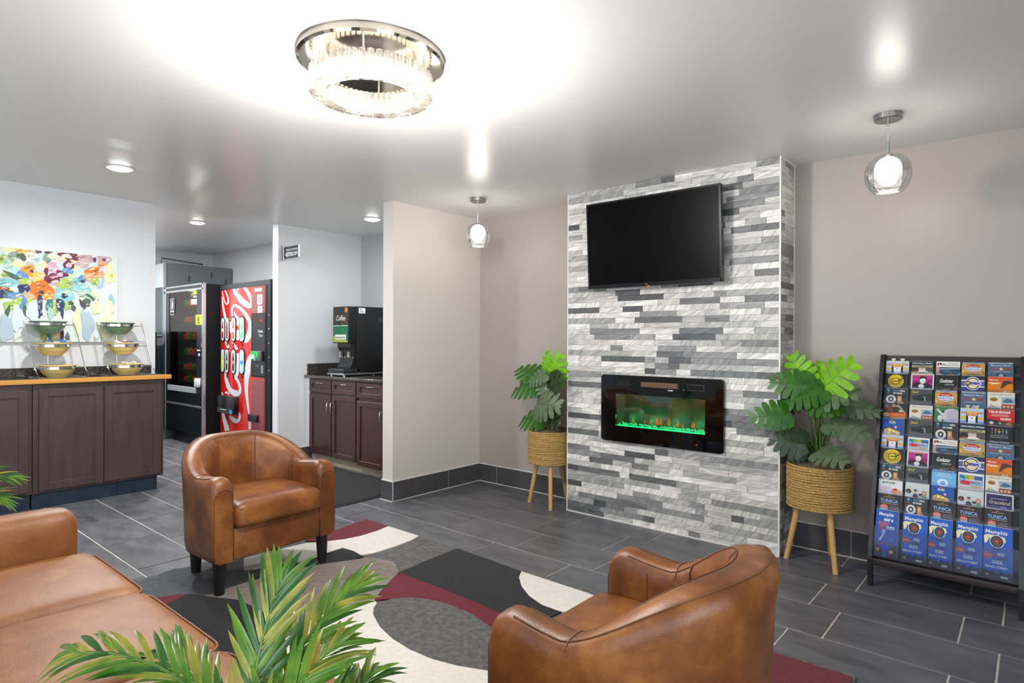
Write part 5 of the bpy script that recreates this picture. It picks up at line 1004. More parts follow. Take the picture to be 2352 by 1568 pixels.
COLA_RIBBONS= [[(-7.428,1.945,-7.401,1.949),(-7.406,1.933,-7.377,1.938),(-7.377,1.917,-7.344,1.922),(-7.348,1.899,-7.312,1.905),(-7.323,1.882,-7.283,1.887),(-7.298,1.863,-7.256,1.867),(-7.277,1.843,-7.233,1.847),(-7.256,1.823,-7.212,1.827),(-7.238,1.803,-7.194,1.805),(-7.227,1.784,-7.182,1.784),(-7.225,1.766,-7.179,1.763),(-7.229,1.748,-7.183,1.744),(-7.236,1.737,-7.194,1.728),(-7.244,1.733,-7.218,1.719),(-7.251,1.732,-7.253,1.717),(-7.26,1.733,-7.286,1.723),(-7.276,1.741,-7.309,1.735),(-7.294,1.754,-7.328,1.751),(-7.313,1.771,-7.346,1.769),(-7.332,1.792,-7.363,1.791),(-7.35,1.816,-7.379,1.815),(-7.365,1.839,-7.393,1.838),(-7.38,1.862,-7.405,1.862),(-7.392,1.884,-7.414,1.884),(-7.4,1.9,-7.42,1.9)],[(-7.425,1.821,-7.396,1.82),(-7.423,1.799,-7.388,1.798),(-7.42,1.769,-7.376,1.768),(-7.416,1.74,-7.363,1.74),(-7.411,1.716,-7.351,1.716),(-7.403,1.694,-7.338,1.695),(-7.395,1.671,-7.324,1.673),(-7.386,1.648,-7.31,1.651),(-7.375,1.625,-7.295,1.628),(-7.362,1.603,-7.28,1.607),(-7.347,1.582,-7.264,1.588),(-7.331,1.562,-7.248,1.57),(-7.311,1.545,-7.236,1.558),(-7.282,1.534,-7.231,1.553),(-7.254,1.53,-7.225,1.549),(-7.239,1.529,-7.216,1.546)],[(-7.103,1.948,-7.05,1.949),(-7.098,1.937,-7.044,1.938),(-7.092,1.921,-7.035,1.923),(-7.083,1.903,-7.023,1.908),(-7.072,1.887,-7.008,1.894),(-7.06,1.869,-6.991,1.879),(-7.044,1.851,-6.97,1.865),(-7.025,1.834,-6.947,1.853),(-7.004,1.816,-6.92,1.84),(-6.979,1.797,-6.888,1.823),(-6.948,1.773,-6.85,1.803),(-6.91,1.747,-6.811,1.781),(-6.871,1.722,-6.775,1.763),(-6.83,1.702,-6.743,1.75),(-6.79,1.685,-6.711,1.739),(-6.753,1.673,-6.682,1.73),(-6.717,1.664,-6.661,1.722),(-6.677,1.658,-6.65,1.717),(-6.625,1.659,-6.656,1.714),(-6.587,1.673,-6.653,1.711),(-6.572,1.689,-6.632,1.715),(-6.565,1.699,-6.615,1.719)],[(-6.565,1.704,-6.615,1.702),(-6.567,1.719,-6.624,1.716),(-6.57,1.741,-6.638,1.736),(-6.579,1.763,-6.652,1.755),(-6.595,1.784,-6.665,1.773),(-6.614,1.804,-6.681,1.792),(-6.635,1.824,-6.697,1.81),(-6.657,1.842,-6.716,1.828),(-6.681,1.861,-6.737,1.846),(-6.704,1.877,-6.757,1.862),(-6.728,1.893,-6.777,1.876),(-6.751,1.906,-6.797,1.89),(-6.775,1.919,-6.817,1.902),(-6.801,1.932,-6.84,1.914),(-6.827,1.943,-6.864,1.926),(-6.845,1.951,-6.881,1.934)],[(-7.067,1.944,-7.069,1.959),(-7.037,1.943,-7.039,1.958),(-6.997,1.941,-6.996,1.956),(-6.966,1.938,-6.958,1.952),(-6.949,1.933,-6.929,1.946),(-6.938,1.927,-6.907,1.937),(-6.932,1.921,-6.892,1.925),(-6.93,1.915,-6.888,1.912),(-6.933,1.905,-6.893,1.9),(-6.938,1.896,-6.9,1.888),(-6.945,1.886,-6.91,1.877),(-6.955,1.876,-6.923,1.867),(-6.963,1.869,-6.932,1.861)],[(-7.053,1.58,-7.1,1.578),(-7.057,1.595,-7.106,1.594),(-7.063,1.617,-7.115,1.617),(-7.065,1.637,-7.12,1.638),(-7.063,1.653,-7.12,1.656),(-7.057,1.666,-7.117,1.673),(-7.048,1.675,-7.105,1.689),(-7.035,1.682,-7.081,1.702),(-7.018,1.688,-7.048,1.711),(-7.004,1.689,-7.009,1.715),(-6.988,1.687,-6.97,1.712),(-6.964,1.681,-6.934,1.704),(-6.937,1.672,-6.9,1.694),(-6.908,1.66,-6.865,1.683),(-6.878,1.645,-6.829,1.669),(-6.849,1.631,-6.796,1.654),(-6.823,1.616,-6.767,1.639),(-6.798,1.602,-6.738,1.623),(-6.776,1.587,-6.712,1.606),(-6.755,1.569,-6.685,1.587),(-6.735,1.549,-6.661,1.566),(-6.717,1.531,-6.641,1.547),(-6.701,1.515,-6.626,1.53),(-6.687,1.502,-6.613,1.512),(-6.679,1.487,-6.603,1.491),(-6.676,1.465,-6.598,1.466),(-6.679,1.441,-6.596,1.438),(-6.685,1.417,-6.596,1.413),(-6.697,1.398,-6.596,1.389),(-6.713,1.38,-6.597,1.366),(-6.728,1.363,-6.606,1.344),(-6.738,1.344,-6.625,1.322),(-6.748,1.325,-6.652,1.302),(-6.755,1.31,-6.681,1.285),(-6.76,1.301,-6.714,1.274),(-6.769,1.293,-6.743,1.271),(-6.779,1.287,-6.76,1.27)],[(-7.036,1.621,-7.008,1.625),(-7.029,1.608,-6.993,1.613),(-7.017,1.589,-6.972,1.596),(-7.002,1.571,-6.952,1.583),(-6.98,1.556,-6.932,1.574),(-6.961,1.547,-6.908,1.564),(-6.953,1.54,-6.885,1.548),(-6.953,1.527,-6.876,1.527),(-6.958,1.511,-6.874,1.507),(-6.962,1.496,-6.877,1.49),(-6.959,1.486,-6.887,1.478),(-6.956,1.478,-6.902,1.469),(-6.953,1.471,-6.913,1.465)],[(-6.962,1.417,-6.905,1.418),(-6.962,1.402,-6.9,1.403),(-6.961,1.381,-6.894,1.382),(-6.962,1.36,-6.89,1.36),(-6.964,1.34,-6.892,1.338),(-6.967,1.319,-6.895,1.317),(-6.969,1.304,-6.898,1.302)],[(-7.158,1.516,-7.108,1.515),(-7.161,1.502,-7.106,1.501),(-7.166,1.481,-7.102,1.48),(-7.166,1.458,-7.1,1.458),(-7.16,1.432,-7.102,1.433),(-7.149,1.405,-7.106,1.406),(-7.141,1.386,-7.108,1.387)],[(-7.301,1.294,-7.264,1.297),(-7.3,1.284,-7.254,1.287),(-7.297,1.268,-7.239,1.274),(-7.289,1.251,-7.221,1.262),(-7.269,1.232,-7.195,1.248),(-7.245,1.214,-7.163,1.233),(-7.229,1.201,-7.14,1.222)],[(-7.092,1.279,-7.06,1.288),(-7.076,1.267,-7.039,1.277),(-7.054,1.249,-7.009,1.262),(-7.033,1.232,-6.981,1.246),(-7.012,1.215,-6.956,1.23),(-6.993,1.199,-6.932,1.214),(-6.979,1.187,-6.916,1.203)],[(-6.962,1.152,-6.902,1.156),(-6.959,1.132,-6.895,1.136),(-6.955,1.103,-6.886,1.107),(-6.954,1.073,-6.88,1.075),(-6.959,1.041,-6.88,1.041),(-6.967,1.006,-6.883,1.005),(-6.977,0.975,-6.887,0.973),(-6.99,0.953,-6.894,0.947),(-7.004,0.934,-6.902,0.927),(-7.015,0.917,-6.911,0.91),(-7.02,0.901,-6.922,0.895),(-7.022,0.885,-6.934,0.884),(-7.016,0.867,-6.94,0.877),(-6.998,0.852,-6.935,0.871),(-6.978,0.842,-6.92,0.862),(-6.961,0.832,-6.902,0.85),(-6.946,0.82,-6.886,0.835),(-6.931,0.805,-6.87,0.819),(-6.918,0.79,-6.856,0.803),(-6.909,0.776,-6.845,0.787),(-6.903,0.762,-6.835,0.771),(-6.902,0.749,-6.83,0.754),(-6.905,0.734,-6.831,0.734),(-6.912,0.72,-6.838,0.714),(-6.922,0.714,-6.853,0.694),(-6.927,0.719,-6.886,0.674),(-6.934,0.725,-6.931,0.661),(-6.947,0.73,-6.977,0.656),(-6.969,0.73,-7.025,0.658),(-7.0,0.731,-7.073,0.667),(-7.032,0.733,-7.117,0.678),(-7.06,0.738,-7.157,0.691),(-7.089,0.745,-7.193,0.707),(-7.115,0.755,-7.225,0.726),(-7.138,0.771,-7.251,0.749),(-7.159,0.792,-7.272,0.773),(-7.18,0.814,-7.288,0.797),(-7.203,0.835,-7.302,0.82),(-7.225,0.855,-7.313,0.844),(-7.243,0.876,-7.32,0.868),(-7.256,0.899,-7.32,0.895),(-7.265,0.924,-7.315,0.922),(-7.271,0.942,-7.31,0.94)],[(-6.625,1.155,-6.6,1.151),(-6.644,1.141,-6.601,1.135),(-6.673,1.121,-6.604,1.112),(-6.698,1.099,-6.607,1.089),(-6.715,1.077,-6.611,1.069),(-6.728,1.055,-6.615,1.048),(-6.74,1.03,-6.619,1.026),(-6.749,1.004,-6.621,1.002),(-6.755,0.976,-6.622,0.976),(-6.76,0.951,-6.626,0.949),(-6.764,0.925,-6.636,0.922),(-6.766,0.898,-6.648,0.896),(-6.767,0.871,-6.659,0.871),(-6.767,0.843,-6.667,0.845),(-6.766,0.817,-6.672,0.82),(-6.763,0.79,-6.676,0.794),(-6.76,0.764,-6.678,0.769),(-6.755,0.738,-6.678,0.744),(-6.75,0.711,-6.676,0.718),(-6.741,0.681,-6.673,0.688),(-6.732,0.65,-6.668,0.657),(-6.722,0.62,-6.663,0.628),(-6.713,0.594,-6.658,0.601),(-6.705,0.568,-6.653,0.575),(-6.696,0.544,-6.648,0.551),(-6.687,0.524,-6.646,0.53),(-6.678,0.506,-6.644,0.511),(-6.671,0.482,-6.639,0.486),(-6.668,0.444,-6.627,0.45),(-6.666,0.401,-6.611,0.408),(-6.665,0.365,-6.599,0.374),(-6.664,0.34,-6.593,0.349),(-6.662,0.322,-6.591,0.331),(-6.661,0.31,-6.589,0.319)],[(-7.432,0.678,-7.399,0.683),(-7.43,0.668,-7.383,0.676),(-7.427,0.654,-7.362,0.664),(-7.421,0.639,-7.346,0.65),(-7.409,0.624,-7.34,0.632),(-7.394,0.607,-7.34,0.613),(-7.383,0.595,-7.341,0.6)],[(-7.451,0.597,-7.424,0.6),(-7.45,0.58,-7.415,0.583),(-7.448,0.554,-7.402,0.559),(-7.444,0.527,-7.387,0.534),(-7.439,0.5,-7.374,0.508),(-7.434,0.472,-7.359,0.482),(-7.426,0.444,-7.341,0.456),(-7.416,0.415,-7.32,0.43),(-7.405,0.387,-7.297,0.405),(-7.392,0.36,-7.273,0.382),(-7.376,0.336,-7.249,0.362),(-7.36,0.315,-7.224,0.343),(-7.345,0.294,-7.202,0.322),(-7.328,0.268,-7.182,0.296),(-7.311,0.242,-7.164,0.269),(-7.299,0.223,-7.152,0.251)],[(-7.292,0.669,-7.309,0.687),(-7.274,0.671,-7.292,0.691),(-7.255,0.673,-7.261,0.697),(-7.245,0.673,-7.22,0.698),(-7.225,0.671,-7.187,0.691),(-7.196,0.665,-7.161,0.68),(-7.175,0.66,-7.145,0.673)],[(-7.179,0.413,-7.14,0.43),(-7.164,0.402,-7.112,0.426),(-7.141,0.387,-7.072,0.421),(-7.112,0.374,-7.036,0.417),(-7.08,0.363,-7.004,0.411),(-7.041,0.354,-6.976,0.407),(-6.996,0.35,-6.959,0.404),(-6.948,0.354,-6.949,0.402),(-6.906,0.365,-6.939,0.4),(-6.874,0.383,-6.93,0.399),(-6.857,0.402,-6.918,0.407),(-6.849,0.423,-6.906,0.423),(-6.847,0.441,-6.899,0.438),(-6.853,0.458,-6.896,0.452),(-6.865,0.472,-6.899,0.465),(-6.873,0.481,-6.901,0.476)]]
COLA_BTN= [(-7.369, 1.43), (-7.222, 1.428), (-7.034, 1.426), (-6.817, 1.424)] + [(-7.372, 1.059), (-7.227, 1.056), (-7.033, 1.055), (-6.818, 1.06)]
m = MB()
for rb in COLA_RIBBONS:
    v = []
    for (x0, z0, x1, z1) in rb:
        for x, z in ((x0, z0), (x1, z1)):
            x = min(-6.605, max(KX0+.004, x)); z = max(.112, min(KT-.06, z)); v.append((x, CYF(x)-.0022, z))
    m.add(v, [(2*i, 2*i+2, 2*i+3, 2*i+1) for i in range(len(rb)-1)], 0, True)
m.obj('script_swirl', pm('cola_white', '#c3c8cc', .3, coat=.3), co)
BT = ['#7a2320', '#8a1f2c', '#a3573c', '#58c089', '#a8c840', '#3a2020', '#4a2a26', '#9fd0ea']
for i, (x, z) in enumerate(COLA_BTN):
    y = CYF(x); sl = .22*(-6.8-x) if x < -6.8 else 0; hw = .052
    def cap(m, w, h, off, mi, zc=z):
        pts = [(w*math.cos(t), (h-w)+w*math.sin(t)) for t in [PI*k/8 for k in range(9)]]+[(w*math.cos(t), -(h-w)+w*math.sin(t)) for t in [PI+PI*k/8 for k in range(9)]]
        v = [(x+a, CYF(x)+(-a)*sl-off, zc+b_) for a, b_ in pts]; v2 = [(p[0], p[1]+.02, p[2]) for p in v]; k = len(v)
        m.add(v+v2, [tuple(range(k))]+[(j, j+k, (j+1) % k+k, (j+1) % k) for j in range(k)], mi)
    m = MB(); cap(m, hw+.014, .150, .008, 0); bo = m.obj('selection_button', pm('button_black', '#0d0e10', .3), co)
    m = MB(); cap(m, hw, .136, .010, 0); m.obj('button_face', pm('button_white', '#b4c2c1', .3), bo)
    m = MB()
    for a, b_, w0, w1, mi in ((-.105, .015, .028, .030, 0), (.015, .055, .030, .018, 0), (.055, .10, .018, .009, 0), (-.03, .01, .031, .031, 1)):
        v = [(x+s*w, CYF(x)+(-s*w)*sl-.0106-.0002*mi, z+zz) for zz, w in ((a, w0), (b_, w1)) for s in (-1, 1)]; m.add(v, [(0, 1, 3, 2)], mi)
    m.obj('bottle_print', [ink(BT[i]), ink(['#c9b8a0', '#c03048', '#d8c4b8', '#8fdcae', '#e0d44c', '#8f8f92', '#9a8f8a', '#2b8ed0'][i])], bo)
    MB().box(x-.012, x+.012, y-.010, y, z-.185, z-.163).obj('price_tag', pm('tag_dark', '#2a2a22', .4), co)

# ice machine tower and the dark cooler beside it
ic = thing('ice_machine', (-9.08, 3.65, 0), 'tall grey steel ice machine cabinet behind the snack machine', 'ice machine')
MB().box(-9.40, -8.76, 3.20, 4.09, .0, 2.32, bev=.004, seg=1).obj('cabinet', pm('ice_grey', '#6d757b', .4, .3), ic)
MB().box(-9.395, -8.775, 3.188, 3.20, 2.0, 2.318).obj('upper_panel', pm('ice_light', '#b9bfc3', .35), ic)
MB().box(-9.395, -8.775, 3.188, 3.20, 1.39, 1.99).obj('middle_panel', pm('ice_mid', '#565d62', .35, .4), ic)
MB().box(-8.79, -8.752, 3.18, 3.21, 0, 2.325).obj('corner_post', pm('ice_post', '#aab0b2', .35, .6), ic)
MB().box(-9.395, -8.775, 3.18, 3.20, 1.35, 1.375).obj('rail', pm('ice_rail', '#a9aeb0', .3, .7), ic)
for y, z in ((3.50, 2.13), (3.80, 2.20), (4.0, 2.12)): MB().box(-8.76, -8.755, y-.008, y+.008, z-.04, z+.04).obj('hole', pm('hole_dark', '#2d3236', .6), ic)
MB().tube([(-8.95, 3.22, 2.33), (-8.95, 3.22, 2.40), (-8.92, 3.75, 2.36)], .008, 6).obj('cable', M_black, ic)
bc = thing('drink_cooler', (-8.95, 2.75, 0), 'black cooler with a blue ring emblem beside the ice machine', 'cooler')
MB().box(-9.38, -8.62, 2.42, 3.05, .03, 1.40, bev=.006).obj('cabinet', pm('cooler_black', '#14181b', .3), bc)
MB().box(-9.38, -8.62, 2.42, 3.05, 1.40, 1.412).obj('top', pm('cooler_top', '#8d9496', .4), bc)
m = MB(); m.lathe([(.055, 0), (.07, 0)], 32)
m.v = [(-8.618, 2.85+p[0], 1.17+p[1]) for p in m.v]; m.box(-8.619, -8.617, 2.6, 3.03, .985, 1.01); m.obj('emblem', ink('#17689c'), bc)

# ================================================================== BROCHURE RACK
RS = Vector((0, .34, 1.1)).normalized(); RN = Vector((0, -RS.z, RS.y)); RO = Vector((-.668, 3.79, .10))
def RK(u, v, w): return RO+Vector((1, 0, 0))*u+RS*v+RN*w
zv = lambda z: (z-.10)/RS.z
rk = thing('brochure_rack', (-.365, 3.95, 0), 'black slanted floor rack filled with tourist brochures', 'brochure rack')
def rkbox(m, u0, u1, v0, v1, w0, w1, mi=0):
    v = [tuple(RK(u, q, w)) for w in (w0, w1) for q in (v0, v1) for u in (u0, u1)]
    m.add(v, [(0, 2, 3, 1), (4, 5, 7, 6), (0, 1, 5, 4), (2, 6, 7, 3), (0, 4, 6, 2), (1, 3, 7, 5)], mi); return m
M_rack = pm('rack_black', '#171719', .38, spec=.5); M_rackb = pm('rack_brown', '#2b2123', .5)
for x in (-.675, -.047):
    bar = [(x, 3.775, 0), (x, 3.772, .12)]+[tuple(RO+RS*q+RN*.035+Vector((x-RO.x, 0, 0))) for q in (.10, .5, .9, 1.06)]+[(x, 4.120, 1.236), (x, 4.145, 1.215)]
    pts = catmull(bar, 4); m = MB(); v = []
    for p in pts: v += [(p.x-.010, p.y-.014, p.z), (p.x+.010, p.y-.014, p.z), (p.x+.010, p.y+.028, p.z-.002), (p.x-.010, p.y+.028, p.z-.002)]
    n = len(pts); m.add(v, [(4*i+a, 4*i+(a+1) % 4, 4*i+4+(a+1) % 4, 4*i+4+a) for i in range(n-1) for a in range(4)]+[(0, 3, 2, 1), (4*n-4, 4*n-3, 4*n-2, 4*n-1)])
    m.obj('upright', M_rack, rk)
    MB().tube([(x, 4.135, 0), (x, 4.140, 1.20)], .011, 8).obj('rear_leg', M_rack, rk)
    m = MB(); m.add([(x-.003, 3.80, .16), (x-.003, 4.13, .16), (x-.003, 4.135, 1.18), (x-.003, 4.10, 1.18), (x+.003, 3.80, .16), (x+.003, 4.13, .16), (x+.003, 4.135, 1.18), (x+.003, 4.10, 1.18)], [(0, 3, 2, 1), (4, 5, 6, 7), (0, 1, 5, 4), (1, 2, 6, 5), (2, 3, 7, 6), (3, 0, 4, 7)]); m.obj('side_panel', M_rackb, rk)
m = MB(); rkbox(m, -.010, .618, .04, 1.165, -.012, -.004); m.obj('back_panel', pm('rack_back', '#15161d', .5), rk)
m = MB(); rkbox(m, -.010, .618, 1.140, 1.185, -.010, .004); m.obj('header', M_rackb, rk)
MB().box(-.68, -.048, 3.765, 3.86, .118, .152, bev=.004).obj('bottom_shelf', M_rackb, rk)
MB().box(-.68, -.048, 4.12, 4.135, .02, .06).obj('cross_bar', M_rack, rk)
TZ = [1.200, 1.128, 1.046, .960, .880, .788, .716, .634, .551, .477, .392]
M_acr = clear('acrylic', '#f6f9ff', fac=.02, rough=.05, edge=.3)
for i, z in enumerate(TZ):
    zb_ = TZ[i+1] if i < 10 else .152
    m = MB(); rkbox(m, -.006, .614, zv(zb_)-.004, zv(zb_)+.001, -.004, .003); m.obj('tier_shelf', pm('tier_black', '#14151c', .4), rk)
    if i < 10: m = MB(); rkbox(m, -.006, .614, zv(zb_)+.001, zv(zb_)+.016, .0205, .0213); m.obj('tier_lip', M_acr, rk)
m = MB(); rkbox(m, -.006, .614, zv(.155), zv(.305), .040, .0415); m.obj('acrylic_front', clear('acrylic_front', '#e6ecf6', fac=.015, rough=.05, edge=.35), rk)
CU = [.010, .135, .250, .364, .476]; CW = [.112, .107, .106, .107, .112]

